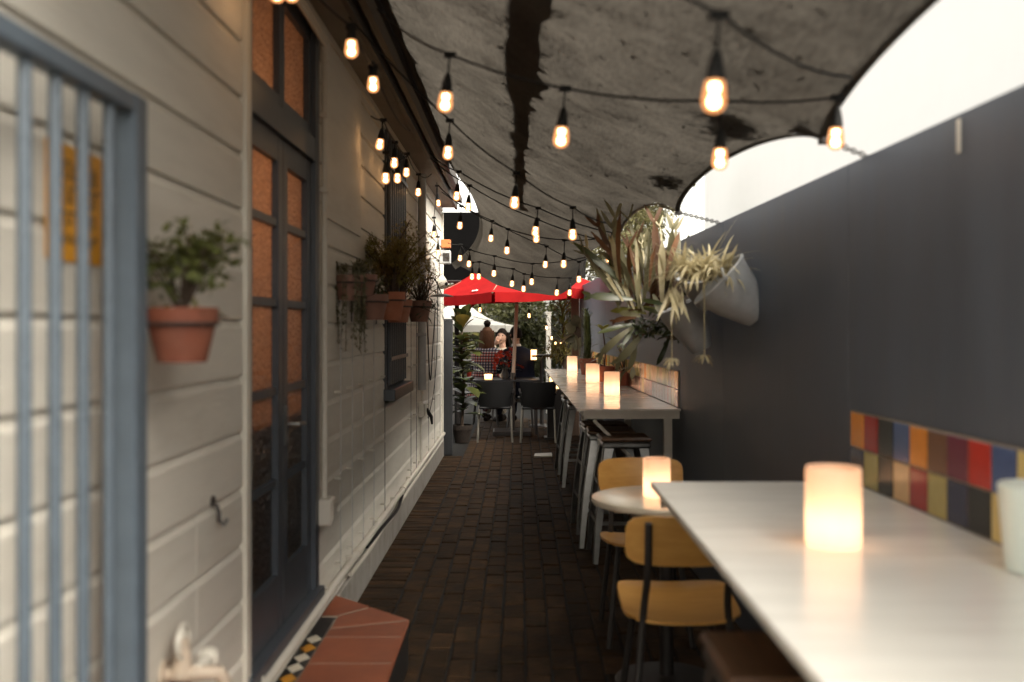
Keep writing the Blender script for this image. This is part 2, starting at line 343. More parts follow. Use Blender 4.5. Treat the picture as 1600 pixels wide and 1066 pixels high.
for i, (x, y, k) in enumerate(bricks):
    zz = rnd.uniform(-.005, .004); rot = Matrix.Rotation(rnd.uniform(-.015, .015), 4, 'Z') @ Matrix.Rotation(rnd.uniform(-.012, .012), 4, 'X') @ Matrix.Rotation(rnd.uniform(-.02, .02), 4, 'Y')
    M = Matrix.Translation((x + rnd.uniform(-.002, .002), y + rnd.uniform(-.003, .003), zz)) @ rot
    if i < 300:
        o = bpy.data.objects.new('brick', rnd.choice(variants[k])); COL.objects.link(o); o.parent = paving; o.matrix_local = M
    else:
        w, l = (.100, .216) if k == 'long' else (.219, .067); rest.box(-w / 2, w / 2, -l / 2, l / 2, -.03, .0, .006, M)
tag(rest.build('brick', MAT['brick'], paving), kind='stuff')

# ------------------------------------------------------------------ left: the weatherboard house
house = thing('weatherboard_house', 'cream weatherboard house lining the left side of the alley', 'house', (LX, 3, 0))
HO = Vector((-LX, -3, 0))                                # child offset so that children keep world coordinates
def hb(mb, name, m, parent=house, smooth=False):
    o = mb.build(name, MAT[m], parent, smooth); o.location = HO if parent is house else (0, 0, 0); return o
D0, D1 = 3.14, 4.20; DZ0, DZ1 = .32, 2.66               # door opening
W0, W1 = 6.37, 7.27; WZ0, WZ1 = 1.03, 2.62              # window opening
EX = .173; Z0 = 1.444 - 8 * EX
def board_seg(y0, y1, z, h):
    xb = LX - .035; f = LX; t = min(h, .146)
    prof = [(xb, z), (f, z), (f + .0015, z + .004), (f + .001, z + t)] + ([(f - .013, z + h)] if h > .15 else []) + [(xb, z + min(h, EX))]
    n = len(prof); vs = [(x, y0, zz) for x, zz in prof] + [(x, y1, zz) for x, zz in prof]
    fs = [tuple(range(n)), tuple(range(2 * n - 1, n - 1, -1))] + [(i, i + n, (i + 1) % n + n, (i + 1) % n) for i in range(n)]
    return MB().add(vs, fs)
for k in range(16):
    z = Z0 + k * EX; h = min(EX, 2.73 - z)
    if h < .02: break
    runs = [(-2.5, 11.0)]
    def cut(runs, a, b):
        out = []
        for p, q in runs:
            if b <= p or a >= q: out.append((p, q)); continue
            if a > p: out.append((p, a))
            if b < q: out.append((b, q))
        return out
    if z + h > DZ0 + .03 and z < DZ1: runs = cut(runs, D0 - .055, D1 + .032)
    if z + h > WZ0 and z < WZ1: runs = cut(runs, W0 - .03, W1 + .03)
    if k in (3, 4): runs = cut(runs, 2.64, 2.645)
    if k == 6: runs = cut(runs, 5.3, 5.304)
    if k == 1: runs = cut(runs, 5.9, 5.904)
    if k == 9: runs = cut(runs, 8.4, 8.404)
    for a, b in runs: hb(board_seg(a, b, z, h), 'weatherboard', 'boards')
back = MB()
for a, b, z0, z1 in ((-2.5, D0 - .05, 0, 3), (D0 - .05, D1 + .05, 0, DZ0), (D0 - .05, D1 + .05, DZ1, 3), (D1 + .05, W0, 0, 3), (W0, W1, 0, WZ0), (W0, W1, WZ1, 3), (W1, 11, 0, 3)):
    back.box(LX - .12, LX - .04, a, b, z0, z1)
back.box(-4.5, LX - .04, 10.9, 10.98, 0, 3); back.box(-4.5, LX - .04, -2.58, -2.5, 0, 3); back.box(-4.6, -4.5, -2.58, 10.98, 0, 3)
hb(back, 'wall_core', 'soffit')
room = MB()
room.box(-2.9, -2.8, 2.0, 5.5, .2, 2.8); room.box(-2.8, LX - .12, 1.95, 2.0, .2, 2.8); room.box(-2.8, LX - .12, 5.5, 5.55, .2, 2.8)
room.box(-2.9, LX - .12, 1.95, 5.55, 2.8, 2.85); room.box(-2.9, LX - .12, 1.95, 5.55, .15, .2)
hb(room, 'room_lining', 'soffit')
hb(MB().box(-1.45, LX - .125, 2.9, 4.5, .21, 1.17, .01), 'pane_light_block', 'gutter_dark')  # added box that keeps the lamp light off the lower panes
hb(MB().box(-2.0, LX - .12, W0 - .3, W1 + .3, .8, .9).box(-2.05, -2.0, W0 - .3, W1 + .3, .8, 2.9), 'window_lining', 'gutter_dark')
roof = MB(); roof.add([(-.64, -2.7, 2.80), (-.64, 11.1, 2.80), (-4.8, 11.1, 4.4), (-4.8, -2.7, 4.4), (-.64, -2.7, 2.86), (-.64, 11.1, 2.86), (-4.8, 11.1, 4.46), (-4.8, -2.7, 4.46)],
    [(0, 1, 2, 3), (4, 7, 6, 5), (0, 4, 5, 1), (1, 5, 6, 2), (2, 6, 7, 3), (3, 7, 4, 0)]); hb(roof, 'roof', 'gutter_dark')
hb(MB().box(LX - .04, -.705, -2.6, 10.9, 2.732, 2.75), 'soffit', 'soffit')
hb(MB().box(-.705, -.68, -2.6, 10.9, 2.71, 2.84), 'fascia', 'gutter_dark')
gut = MB(); prof = [(-.68, 2.86), (-.678, 2.77), (-.655, 2.745), (-.625, 2.745), (-.602, 2.77), (-.60, 2.87), (-.606, 2.87), (-.608, 2.774), (-.627, 2.753), (-.653, 2.753), (-.672, 2.774)]
n = len(prof); gut.add([(x, -2.6, z) for x, z in prof] + [(x, 9.7, z) for x, z in prof], [(i, (i + 1) % n, (i + 1) % n + n, i + n) for i in range(n)]); hb(gut, 'gutter', 'gutter_dark', smooth=True)
hb(MB().box(LX - .02, LX + .022, -2.5, 11.0, .0, .175, .003), 'skirting_board', 'skirting')
hb(MB().box(LX - .02, LX + .016, -2.5, 10.95, 2.695, 2.7305), 'cornice_strip', 'trim_paint')
hb(MB().box(LX - .005, LX + .012, 4.36, 5.32, 1.905, 2.69), 'wall_patch_panel', 'boards')
hb(MB().box(LX - .03, LX + .02, 10.93, 11.0, .18, 2.68, .003), 'corner_board', 'trim_paint')
# doors
fr = MB(); fr.box(LX - .10, LX + .014, D0 - .052, D0, DZ0 - .12, DZ1 + .05, .003); hb(fr, 'door_architrave', 'trim_paint')
fr = MB(); fr.box(LX - .10, LX + .008, D0 + .001, D0 + .035, DZ0, DZ1); fr.box(LX - .10, LX + .008, D1 - .04, D1 + .03, DZ0, DZ1); fr.box(LX - .10, LX + .014, D0 + .001, D1 + .03, DZ1, DZ1 + .07)
fr.box(LX - .10, LX + .006, D0 + .035, D1 - .04, 2.115, 2.21); fr.box(LX - .12, LX + .03, D0 - .03, D1 + .04, DZ0 - .05, DZ0 + .003); hb(fr, 'door_frame', 'door_paint')
mid = (D0 + D1) / 2
def glazed(name, y0, y1, z0, z1, rails, sw, label=None, bottom=.1, top=.1):
    m = MB(); x0, x1 = LX - .062, LX - .012
    m.box(x0, x1, y0, y0 + sw, z0, z1, .003); m.box(x0, x1, y1 - sw, y1, z0, z1, .003)
    m.box(x0 + .001, x1 - .001, y0 + sw, y1 - sw, z0, z0 + bottom); m.box(x0 + .001, x1 - .001, y0 + sw, y1 - sw, z1 - top, z1)
    zs = [z0 + bottom] + list(rails) + [z1 - top]
    for r in rails: m.box(x0 + .006, x1 - .006, y0 + sw, y1 - sw, r - .014, r + .014)
    o = hb(m, name, 'door_paint')
    for i in range(len(zs) - 1):
        a = zs[i] + (.014 if i else 0); b = zs[i + 1] - (.014 if i < len(rails) else 0)
        MB().box(LX - .041, LX - .036, y0 + sw - .004, y1 - sw + .004, a - .003, b + .003).build('pane', MAT['obscure_glass'], o)
    return o
rails = [.80, 1.14, 1.475, 1.79]
L1 = glazed('door_leaf', D0 + .037, mid - .002, DZ0 + .006, 2.112, [.86, 1.19, 1.51, 1.80], .072, bottom=.20, top=.09)
L2 = glazed('door_leaf', mid + .002, D1 - .042, DZ0 + .006, 2.112, [.86, 1.19, 1.51, 1.80], .072, bottom=.20, top=.09)
h = MB().box(LX - .012, LX - .004, mid + .022, mid + .052, .98, 1.13, .002); h.tube([(LX - .004, mid + .037, 1.06), (LX + .035, mid + .037, 1.06), (LX + .038, mid + .13, 1.055)], .008); h.build('handle', MAT['galv'], L2)
for zz in (.6, 1.2, 1.85): MB().tube([(LX - .006, D0 + .036, zz), (LX - .006, D0 + .036, zz + .09)], .008).build('hinge', MAT['dark_steel'], L1)
glazed('transom_window', D0 + .037, mid - .018, 2.213, DZ1 - .003, [], .038, bottom=.05, top=.04); glazed('transom_window', mid - .014, D1 - .042, 2.213, DZ1 - .003, [], .038, bottom=.05, top=.04)
lm = bpy.data.lights.new('hall_lamp', 'POINT'); lm.energy = 7.0; lm.color = (1, .67, .42); lm.shadow_soft_size = .10
lo = bpy.data.objects.new('hall_lamp', lm); COL.objects.link(lo); lo.location = (-1.75, 3.45, 1.95)
# barred window
win = MB(); wx = LX - .03
win.box(LX - .09, LX + .012, W0 - .05, W0, WZ0, WZ1); win.box(LX - .09, LX + .012, W1, W1 + .05, WZ0, WZ1); win.box(LX - .09, LX + .02, W0 - .05, W1 + .05, WZ1, WZ1 + .06)
win.box(LX - .08, LX - .035, W0, W1, 1.78, 1.83); wo_ = hb(win, 'window_frame', 'door_paint')
MB().box(LX - .062, LX - .056, W0, W1, WZ0, WZ1).build('pane', mat('dark_glass', (.02, .02, .022), .06), wo_)
for i in range(9):
    yb = W0 + .03 + i * (W1 - W0 - .06) / 8; MB().box(LX + .014, LX + .034, yb - .010, yb + .010, WZ0 + .02, WZ1 + .03).build('bar', MAT['door_paint'], wo_)
for zz in (1.22, 2.45): MB().box(LX + .035, LX + .043, W0 - .03, W1 + .03, zz - .012, zz + .012).build('crossbar', MAT['door_paint'], wo_)
hb(MB().box(LX - .08, LX + .075, W0 - .09, W1 + .09, WZ0 - .075, WZ0 - .001, .004), 'window_sill', 'door_paint')

# ------------------------------------------------------------------ right: dark wall with panels and tiles
rw = thing('boundary_wall', 'charcoal painted panel wall with coloured tile splashbacks along the right side', 'wall', (WX(3), 3, 0))
WA = math.atan(-.0303); WM = Matrix.Translation((WX(0), 0, 0)) @ Matrix.Rotation(-WA, 4, 'Z')     # local +y runs along the wall face, +x into the wall
def wp(y, x, z): return WM @ Vector((x, y, z))
def wbox(name, m, y0, y1, x0, x1, z0, z1, b=0, parent=None):
    mb = MB().box(x0, x1, y0, y1, z0, z1, b, WM); o = mb.build(name, MAT[m], parent or rw)
    if parent is None: o.location = -Vector(rw.location)
    return o
joints = [-2.4, -.6, 1.0, 3.29, 5.05, 6.75, 8.5, 10.2, 11.9, 13.05]
for i in range(len(joints) - 1): wbox('panel', 'charcoal_wall', joints[i] + .0012, joints[i + 1] - .0012, 0, .06, 0, 1.96, .0015)
wbox('core', 'charcoal_wall', -2.4, 13.05, .03, .055, 0, 1.955)
def tile_run(y0, n, rows, cols, t=.1135):
    wbox('tile_bed', 'grout', y0 - .004 - (n - 1) * t - t, y0 + .004, -.0075, -.001, .92, .92 + 2 * t + .004)
    for c in range(n):
        for r in range(2):
            k = rows[r][c % len(rows[r])]; ya = y0 - c * t
            wbox('tile', 'tile_' + k + '_glaze', ya - t + .004, ya - .003, -.011, -.0074, .922 + (1 - r) * t + .002, .922 + (2 - r) * t - .003, .001)
tile_run(3.24, 16, ['orkbonpRbyorkbog', 'dgkcrgdkyodrbkgc'], 0)
tile_run(12.0, 51, ['gcygncoygcc', 'npkrngpnrkn'], 0)
wbox('hook', 'print_white', 2.50, 2.515, -.006, -.001, 1.86, 1.945)

# ------------------------------------------------------------------ the white neighbouring building
nb = thing('white_building', 'tall white neighbouring house wall above the dark wall', 'building', (4.0, 20.0, 0))
nbl = -Vector(nb.location)
o = MB().box(4.02, 10, -4, 21.5, 0, 4.8).build('wall_core', MAT['white_wall'], nb); o.location = nbl
for k in range(24):
    z = k * .2; v = [(4.02, -4, z), (3.9997, -4, z), (4.0, -4, z + .2), (4.02, -4, z + .2), (4.02, 21.52, z), (3.9997, 21.52, z), (4.0, 21.52, z + .2), (4.02, 21.52, z + .2)]
    o = MB().add(v, [(0, 1, 2, 3), (7, 6, 5, 4), (0, 4, 5, 1), (1, 5, 6, 2), (2, 6, 7, 3)]).build('weatherboard', MAT['white_wall'], nb); o.location = nbl

# ------------------------------------------------------------------ the shade sail
corners = [(.70, .985, 2.05), (3.02, .93, 1.99), (4.93, .79, 1.99), (7.75, .77, 1.99), (10.75, .715, 1.985)]
def lerp(a, b, t): return a + (b - a) * t
def right_edge(d):
    for (d0, x0, z0), (d1, x1, z1) in zip(corners, corners[1:]):
        if d <= d1 or d1 == 10.75:
            t = max(0, min(1, (d - d0) / (d1 - d0))); s = 4 * t * (1 - t); L_ = (d1 - d0)
            s = s ** .62
            return lerp(x0, x1, t) - .045 * s * L_ / 2, lerp(z0, z1, t) + .12 * s * L_ / 2.2
def left_edge(d):
    if d < 8.5: return -.60, 2.83
    t = (d - 8.5) / 2.3; s = 4 * t * (1 - t)
    return lerp(-.60, -.74, t) + .28 * s, lerp(2.83, 2.12, t ** .9) - .03 * s
def zmid(d):
    ks = [(0, 2.42), (3, 2.42), (6, 2.40), (8, 2.36), (9.3, 2.13), (10.0, 1.93), (10.4, 1.80), (10.9, 1.70)]
    for (a, za), (b, zb) in zip(ks, ks[1:]):
        if d <= b: t = (d - a) / (b - a); return lerp(za, zb, t)
    return ks[-1][1]
def sail_pt(u, d):
    u = max(0.0, min(1.0, u))
    xl, zl = left_edge(d); xr, zr = right_edge(d); x = lerp(xl, xr, u); um = (0 - xl) / (xr - xl)
    lin = lerp(zl, zr, u); lm_ = lerp(zl, zr, um); dz = (zmid(d) - lm_); z = lin + dz * (4 * u * (1 - u)) ** .8
    if d > 9: z -= .075 * min(1.3, (d - 9) / 1.4) * math.exp(-((u - .76) / .16) ** 2)
    z += .012 * math.sin(d * 5 + u * 9) * u * (1 - u) * 4 + .008 * math.sin(d * 13 - u * 21) * u * (1 - u) * 4
    return Vector((x, d, z))
def sail_d(v, u):
    t = v; d = lerp(1.0, 10.8, t)
    if t > .85: d -= .42 * ((t - .85) / .15) ** 2 * (4 * u * (1 - u)) ** .6
    return d
NU, NV = 36, 150; sm = MB()
vs = [sail_pt(i / NU, sail_d(j / NV, i / NU)) for j in range(NV + 1) for i in range(NU + 1)]
sm.add(vs, [(j * (NU + 1) + i, j * (NU + 1) + i + 1, (j + 1) * (NU + 1) + i + 1, (j + 1) * (NU + 1) + i) for j in range(NV) for i in range(NU)])
sail = thing('shade_sail', 'grey shade cloth sail stretched over the alley with scalloped right edge', 'shade sail', (0, 5, 2.4)); so = -Vector(sail.location)
o = sm.build('cloth', MAT['shade_cloth'], sail, True); o.location = so
hem = MB()
for us, off in (((0, .03), 0), ((.986, 1), 0)):
    rows = [[sail_pt(lerp(us[0], us[1], a), sail_d(j / NV, us[0] if us[0] == 0 else 1)) - Vector((0, 0, .004)) for a in (0, .5, 1)] for j in range(NV + 1)]
    hem.add([p for r in rows for p in r], [(j * 3 + i, j * 3 + i + 1, j * 3 + i + 4, j * 3 + i + 3) for j in range(NV) for i in range(2)])
o = hem.build('hem', mat('hem_cloth', (.06, .055, .047), .85, var=.3, trans=.25), sail); o.location = so
cable = MB(); cable.tube([sail_pt(1, sail_d(j / NV, 1)) - Vector((0, 0, .006)) for j in range(0, NV + 1)], .005, 6); o = cable.build('edge_cable', MAT['dark_steel'], sail); o.location = so
for (d, x, z), (wd) in zip(corners[1:], (3.17, 5.19, 8.0, 11.0)):
    a = Vector((x, d, z)); b = wp(wd, .02, 1.965); m = MB(); nlk = max(4, int((b - a).length / .022)); ux = (b - a).normalized()
    for i in range(nlk):
        c = lerp(a, b, (i + .5) / nlk); Mx = frame(c, Vector((0, 0, 1)) if i % 2 else ux.cross(Vector((0, 0, 1))), ux)
        ring = [Mx @ Vector((math.cos(t) * .017, math.sin(t) * .008, 0)) for t in [k * math.pi / 4 for k in range(9)]]; m.tube(ring, .0032, 5, False)
    o = m.build('chain', MAT['galv'], sail); o.location = so
    m = MB(); m.add([a + Vector((-.10, -.07, .035)), a + Vector((-.10, .08, .04)), a + Vector((.01, .005, -.002))], [(0, 1, 2)]); m.box(a.x - .02, a.x + .012, a.y - .02, a.y + .02, a.z - .012, a.z + .006, .002)
    o = m.build('corner_plate', MAT['galv_pale'] if d > 9 else MAT['dark_steel'], sail); o.location = so
# dead leaves lying on the sail
deb = MB()
def litter(u, d, L, W, lift):
    p = sail_pt(max(.004, min(.985, u)), d) + Vector((0, 0, lift)); a = rnd.uniform(0, 6.28); q = Vector((math.cos(a), math.sin(a), rnd.uniform(-.1, .1)))
    e = .02; n_ = (sail_pt(min(1, u + e), d) - sail_pt(u, d)).cross(sail_pt(u, d + e) - sail_pt(u, d)).normalized(); q = (q - n_ * q.dot(n_)).normalized()
    deb.leaf(p, q, n_, L, W, rnd.uniform(-.2, .3), 2)
def ragged(seed, base, amp, jag):
    q = random.Random(seed); ph = [q.uniform(0, 6.28) for _ in range(6)]; js = [(q.uniform(1.4, 8.4), q.uniform(.03, .12), q.uniform(.3, 1)) for _ in range(jag)]
    def f(d):
        w = base(d) + amp * (.5 * math.sin(d * 2.1 + ph[0]) + .35 * math.sin(d * 5.3 + ph[1]) + .2 * math.sin(d * 11 + ph[2]) + .08 * math.sin(d * 31 + ph[3]))
        for c, s_, a in js: w += a * amp * 2.6 * max(0, 1 - abs(d - c) / s_)
        return w
    return f
def drift(lo, hi, d0, d1, n):
    vs = []
    for k in range(n + 1):
        d = lerp(d0, d1, k / n); a, b = lo(d), hi(d); b = max(b, a + .002)
        for t, h_ in ((0, .004), (.06, .016), (.5, .026), (.94, .016), (1, .004)): vs.append(sail_pt(max(.002, lerp(a, b, t)), d) + Vector((0, 0, h_ + (rnd.uniform(0, .012) if 0 < t < 1 else 0))))
    deb.add(vs, [(k * 5 + i, k * 5 + i + 1, k * 5 + i + 6, k * 5 + i + 5) for k in range(n) for i in range(4)])
cen = lambda d: .430 + .012 * math.sin(d * 1.3) + .006 * (d - 3)
hw = lambda d: .036 if d < 4 else max(.004, .036 - .0075 * (d - 4))
w1, w2 = ragged(1, hw, .012, 9), ragged(2, hw, .014, 14)
drift(lambda d: cen(d) - max(.002, w1(d)), lambda d: cen(d) + max(.002, w2(d)), 1.1, 7.9, 520)
w3 = ragged(3, lambda d: .045 if d < 6 else .035, .009, 5); drift(lambda d: .002, lambda d: max(.012, w3(d)), 1.1, 8.6, 560)
for i in range(160):
    d = rnd.uniform(1.4, 7.6); litter(cen(d) + rnd.choice((-1, 1)) * hw(d) * rnd.uniform(.85, 1.25), d, rnd.uniform(.03, .06), rnd.uniform(.014, .026), .008)
for i in range(110): litter(.045 + rnd.uniform(-.01, .02), rnd.uniform(1.4, 8.5), rnd.uniform(.03, .06), rnd.uniform(.014, .026), .008)
for i in range(210): litter(rnd.uniform(.03, .97) if rnd.random() < .2 else rnd.uniform(.5, .97), rnd.uniform(1.5, 9.5), rnd.uniform(.02, .05), rnd.uniform(.010, .022), .004)
for dc, uc in ((3.35, .90), (3.25, .86), (3.5, .93), (4.6, .93)):
    for i in range(170): litter(uc + rnd.gauss(0, .022), dc + rnd.gauss(0, .05), rnd.uniform(.03, .07), rnd.uniform(.012, .025), rnd.uniform(.006, .02))
tag(deb.build('leaf_litter', MAT['debris']), 'dead leaves gathered in dark drifts on top of the shade sail', 'leaves', kind='stuff')

# ------------------------------------------------------------------ step at the door
SZ = .20
st = thing('door_step', 'terracotta tiled step with black white and amber mosaic strip at the door', 'step', (-.66, 3.4, 0)); sto = -Vector(st.location)
def poly_slab(pts, z0, z1):
    n = len(pts); return MB().add([(x, y, z0) for x, y in pts] + [(x, y, z1) for x, y in pts], [tuple(range(n - 1, -1, -1)), tuple(range(n, 2 * n))] + [(i, (i + 1) % n, (i + 1) % n + n, i + n) for i in range(n)])
c1 = (-.462, 4.16); c2 = (-.838, 4.54)
def sp(name, m, pts, z0, z1, par=st):
    o = poly_slab(pts, z0, z1).build(name, MAT[m], par); o.location = sto; return o
sp('step_base', 'grout', [(-.838, 1.2), (-.470, 1.2), (-.470, 4.155), (-.838, 4.53)], 0, SZ - .008)
gpx = .004
tilesT = [[(-.764, 4.042), (-.464, 4.158), (-.648, 4.342), (-.766, 4.20)], [(-.772, 4.214), (-.658, 4.356), (-.838, 4.535), (-.838, 4.22)],
          [(-.768, 3.93), (-.458, 3.93), (-.460, 4.145), (-.768, 4.026)]]
yy = 3.920
while yy > 1.3: tilesT.append([(-.768, yy - .30), (-.458, yy - .30), (-.458, yy), (-.768, yy)]); yy -= .310
for t in tilesT: sp('tile', 'terracotta_tile', t, SZ - .012, SZ)
sp('riser', 'mosaic_black_riser_shade', [(-.470, 1.2), (-.4645, 1.2), (-.4645, 4.15), (-.470, 4.15)], .0, SZ - .013)  # near-black colour stands in for the shade on the step's side
sp('grout_bed', 'grout', [(-.772, 1.2), (-.466, 1.2), (-.466, 4.148), (-.66, 4.342), (-.836, 4.522), (-.836, 4.205), (-.772, 4.205)], SZ - .009, SZ - .0012)
sp('mosaic_bed', 'mosaic_black_riser_shade', [(-.838, 1.2), (-.774, 1.2), (-.774, 4.19), (-.838, 4.2)], SZ - .012, SZ - .002)
seq = 'wawwawawwaw'
for i in range(22):
    yc = 3.90 - i * .11; xc = -.806
    sp('tile', 'tile_white' if seq[i % len(seq)] == 'w' else 'tile_amber', [(xc - .030, yc), (xc, yc - .050), (xc + .030, yc), (xc, yc + .050)], SZ - .006, SZ + .0005)

# ------------------------------------------------------------------ pipes and fittings on the left wall
def single(mb, name, m, label, cat, group=None, smooth=True):
    return tag(mb.build(name, MAT[m], None, smooth), label, cat, group)
pipe = thing('water_pipe', 'long cream painted pipe run low along the weatherboards', 'pipe', (LX + .03, 6, .25)); po = -Vector(pipe.location)
m = MB(); m.tube(smooth_path([(LX + .03, .5, .265), (LX + .03, 3.0, .262), (LX + .032, 5.2, .27), (LX + .030, 8.0, .268), (LX + .03, 10.9, .26)], 5), .019, 10); o = m.build('pipe', MAT['pipe_paint'], pipe, True); o.location = po
for yb in (1.2, 2.2, 3.2, 4.3, 4.9, 5.8, 6.6, 7.5, 8.4, 9.3, 10.3):
    o = MB().box(LX - .002, LX + .034, yb, yb + .02, .236, .295, .003).build('clip', MAT['pipe_paint'], pipe); o.location = po
for yb in (5.05, 7.05):
    o = MB().tube([(LX + .031, yb, .2695), (LX + .031, yb + .07, .27)], .025, 10).build('coupling', MAT['pipe_paint'], pipe, True); o.location = po
single(MB().tube(smooth_path([(LX + .026, 4.9, .205), (LX + .034, 5.5, .20), (LX + .036, 6.0, .215), (LX + .03, 6.5, .19), (LX + .03, 7.3, .21), (LX + .026, 9.0, .2), (LX + .026, 10.8, .205)], 6), .012, 8), 'drain_hose', 'pipe_paint', 'thinner cream hose sagging under the long low pipe', 'hose')
single(MB().tube(smooth_path([(LX + .03, 5.4, .23), (LX + .05, 6.0, .235), (LX + .05, 6.6, .215), (LX + .035, 7.0, .24)], 6), .010, 8), 'black_cable', 'black_plastic', 'short black cable looping beside the low pipes', 'cable')
cd = thing('power_conduit', 'vertical cream conduit with switch box right of the blue doors', 'conduit', (LX + .02, 4.27, 1.5)); co = -Vector(cd.location)
o = MB().tube([(LX + .022, 4.27, .68), (LX + .022, 4.27, 2.58)], .013, 10).build('conduit', MAT['pipe_paint'], cd, True); o.location = co
for zz in (2.0, 2.32): o = MB().box(LX - .002, LX + .038, 4.25, 4.29, zz, zz + .02).build('saddle', MAT['pipe_paint'], cd); o.location = co
o = MB().box(LX - .003, LX + .062, 4.22, 4.33, .575, .69, .008).build('switch_box', MAT['white_plastic'], cd); o.location = co
o = MB().box(LX + .062, LX + .068, 4.24, 4.31, .595, .67, .003).build('cover_plate', MAT['white_plastic'], cd); o.location = co
o = MB().tube([(LX + .022, 4.27, 2.56), (LX + .022, 4.27, 2.64)], .019, 10).build('elbow', MAT['pipe_paint'], cd, True); o.location = co
c2_ = thing('eave_conduit', 'pair of cream conduits under the eave above the doors', 'conduit', (LX + .03, 3, 2.66)); c2o = -Vector(c2_.location)
for k, zz in enumerate((2.668, 2.64)): o = MB().tube(smooth_path([(LX + .032 + .0 * k, 1.5, zz), (LX + .032, 3.6, zz), (LX + .032, 4.0, zz - .01), (LX + .032, 4.22, zz - .02)], 4), .011, 8).build('conduit', MAT['pipe_paint'], c2_, True); o.location = c2o
m = MB().tube([(LX + .045, 8.3, .9), (LX + .045, 8.3, 2.70)], .034, 12); dp = thing('downpipe', 'grey metal downpipe beyond the barred window', 'pipe', (LX + .045, 8.3, .9)); o = m.build('pipe', MAT['galv_pale'], dp, True); o.location = -Vector(dp.location)
for zz in (1.35, 2.2): o = MB().box(LX - .002, LX + .083, 8.26, 8.34, zz, zz + .025).build('strap', MAT['galv_pale'], dp); o.location = -Vector(dp.location)
# socket box with hanging plug far down the wall
sb = thing('outdoor_socket', 'cream outdoor power socket with black plug far down the wall', 'socket', (LX, 8.55, .72)); so_ = -Vector(sb.location)
o = MB().box(LX - .002, LX + .05, 8.42, 8.66, .655, .785, .008).build('box', MAT['white_plastic'], sb); o.location = so_
o = MB().box(LX + .05, LX + .058, 8.45, 8.63, .67, .77, .003).build('cover', MAT['white_plastic'], sb); o.location = so_
o = MB().tube([(LX + .055, 8.6, .71), (LX + .085, 8.72, .64), (LX + .085, 8.8, .57)], [.018, .016, .009], 8).build('plug', MAT['black_plastic'], sb, True); o.location = so_
o = MB().tube([(LX + .02, 8.48, .28), (LX + .02, 8.48, .66)], .011, 8).build('conduit', MAT['pipe_paint'], sb, True); o.location = so_
o = MB().tube([(LX + .02, 8.56, .78), (LX + .02, 8.56, 1.55)], .012, 8).build('conduit', MAT['pipe_paint'], sb, True); o.location = so_
single(MB().tube(smooth_path([(LX + .02, 8.9, 1.75), (LX + .035, 8.95, 1.3), (LX + .04, 9.05, 1.0), (LX + .03, 9.3, .95), (LX + .02, 9.6, 1.2), (LX + .02, 9.9, 1.6)], 6), .006, 6), 'black_cable', 'black_plastic', 'black cable looping down the wall near the far socket', 'cable')
single(MB().tube(smooth_path([(LX + .02, 10.2, 1.9), (LX + .02, 10.1, 1.2), (LX + .03, 9.6, .8), (LX + .05, 8.8, .62)], 6), .004, 6), 'power_cable', 'black_plastic', 'thin black cord curving to the far plug', 'cord')
# trellis wires
for i, yb in enumerate((4.62, 4.95, 5.30, 5.68, 6.14, 7.62, 8.02, 9.1, 9.75, 10.4)):
    w = thing('trellis_wire', ('vertical trellis wire on the weatherboards, %s past the doors' % ('first second third fourth fifth'.split()[i])) if i < 5 else ('vertical trellis wire beyond the barred window, %s from it' % ('first second third fourth fifth'.split()[i - 5])), 'wire', (LX + .03, yb, .3), 'trellis wires on the house')
    wo2 = -Vector(w.location); top = 1.55 if i < 5 else 1.7; pts = [(LX + .028, yb + rnd.uniform(-.006, .006), zz) for zz in (.29, .6, .9, 1.2, top)]
    o = MB().tube(pts, .0019, 5).build('wire', MAT['galv_pale'] if i < 4 else MAT['dark_steel'], w, True); o.location = wo2
    for zz in (.33, .72, 1.12):
        o = MB().tube([(LX - .001, yb, zz), (LX + .03, yb, zz)], .006, 6).build('eyelet', MAT['pipe_paint'], w); o.location = wo2
m = MB(); m.tube([(LX, 2.78, .925), (LX + .012, 2.78, .925), (LX + .02, 2.78, .905), (LX + .02, 2.78, .88), (LX + .032, 2.785, .868), (LX + .04, 2.79, .885)], .006, 8); m.tube([(LX - .001, 2.78, .935), (LX + .006, 2.78, .935)], .016, 10)
single(m, 'wall_hook', 'dark_steel', 'small dark metal hook on the weatherboard below the near pot', 'hook')
# tap
tp = thing('garden_tap', 'peach painted garden tap low on the weatherboards near the gate', 'tap', (LX, 2.40, .60)); tpo = -Vector(tp.location); tx, ty, tz = LX, 2.40, .60
o = MB().tube([(tx - .002, ty, tz), (tx + .10, ty, tz)], .021, 12).tube([(tx - .002, ty, tz), (tx + .012, ty, tz)], .04, 14).build('inlet', MAT['tap_paint'], tp, True); o.location = tpo
o = MB().tube([(tx + .055, ty, tz - .005), (tx + .058, ty, tz + .05), (tx + .06, ty, tz + .105)], [.034, .026, .017], 12).build('body', MAT['tap_paint'], tp, True); o.location = tpo
o = MB().tube([(tx + .07, ty, tz), (tx + .12, ty + .01, tz), (tx + .155, ty + .03, tz - .005), (tx + .17, ty + .05, tz - .05)], [.024, .021, .02, .022], 12).build('spout', MAT['tap_paint'], tp, True); o.location = tpo
o = MB().tube([(tx + .10, ty + .0, tz + .01), (tx + .10, ty + .10, tz + .012)], [.018, .02], 12).tube([(tx + .10, ty + .10, tz + .012), (tx + .10, ty + .122, tz + .012)], .031, 14).build('side_cap', MAT['white_plastic'], tp, True); o.location = tpo
ring = [(tx + .06 + .0 * a, ty + math.cos(a) * .052, tz + .095 + math.sin(a) * .047) for a in [k * math.pi / 8 for k in range(17)]]
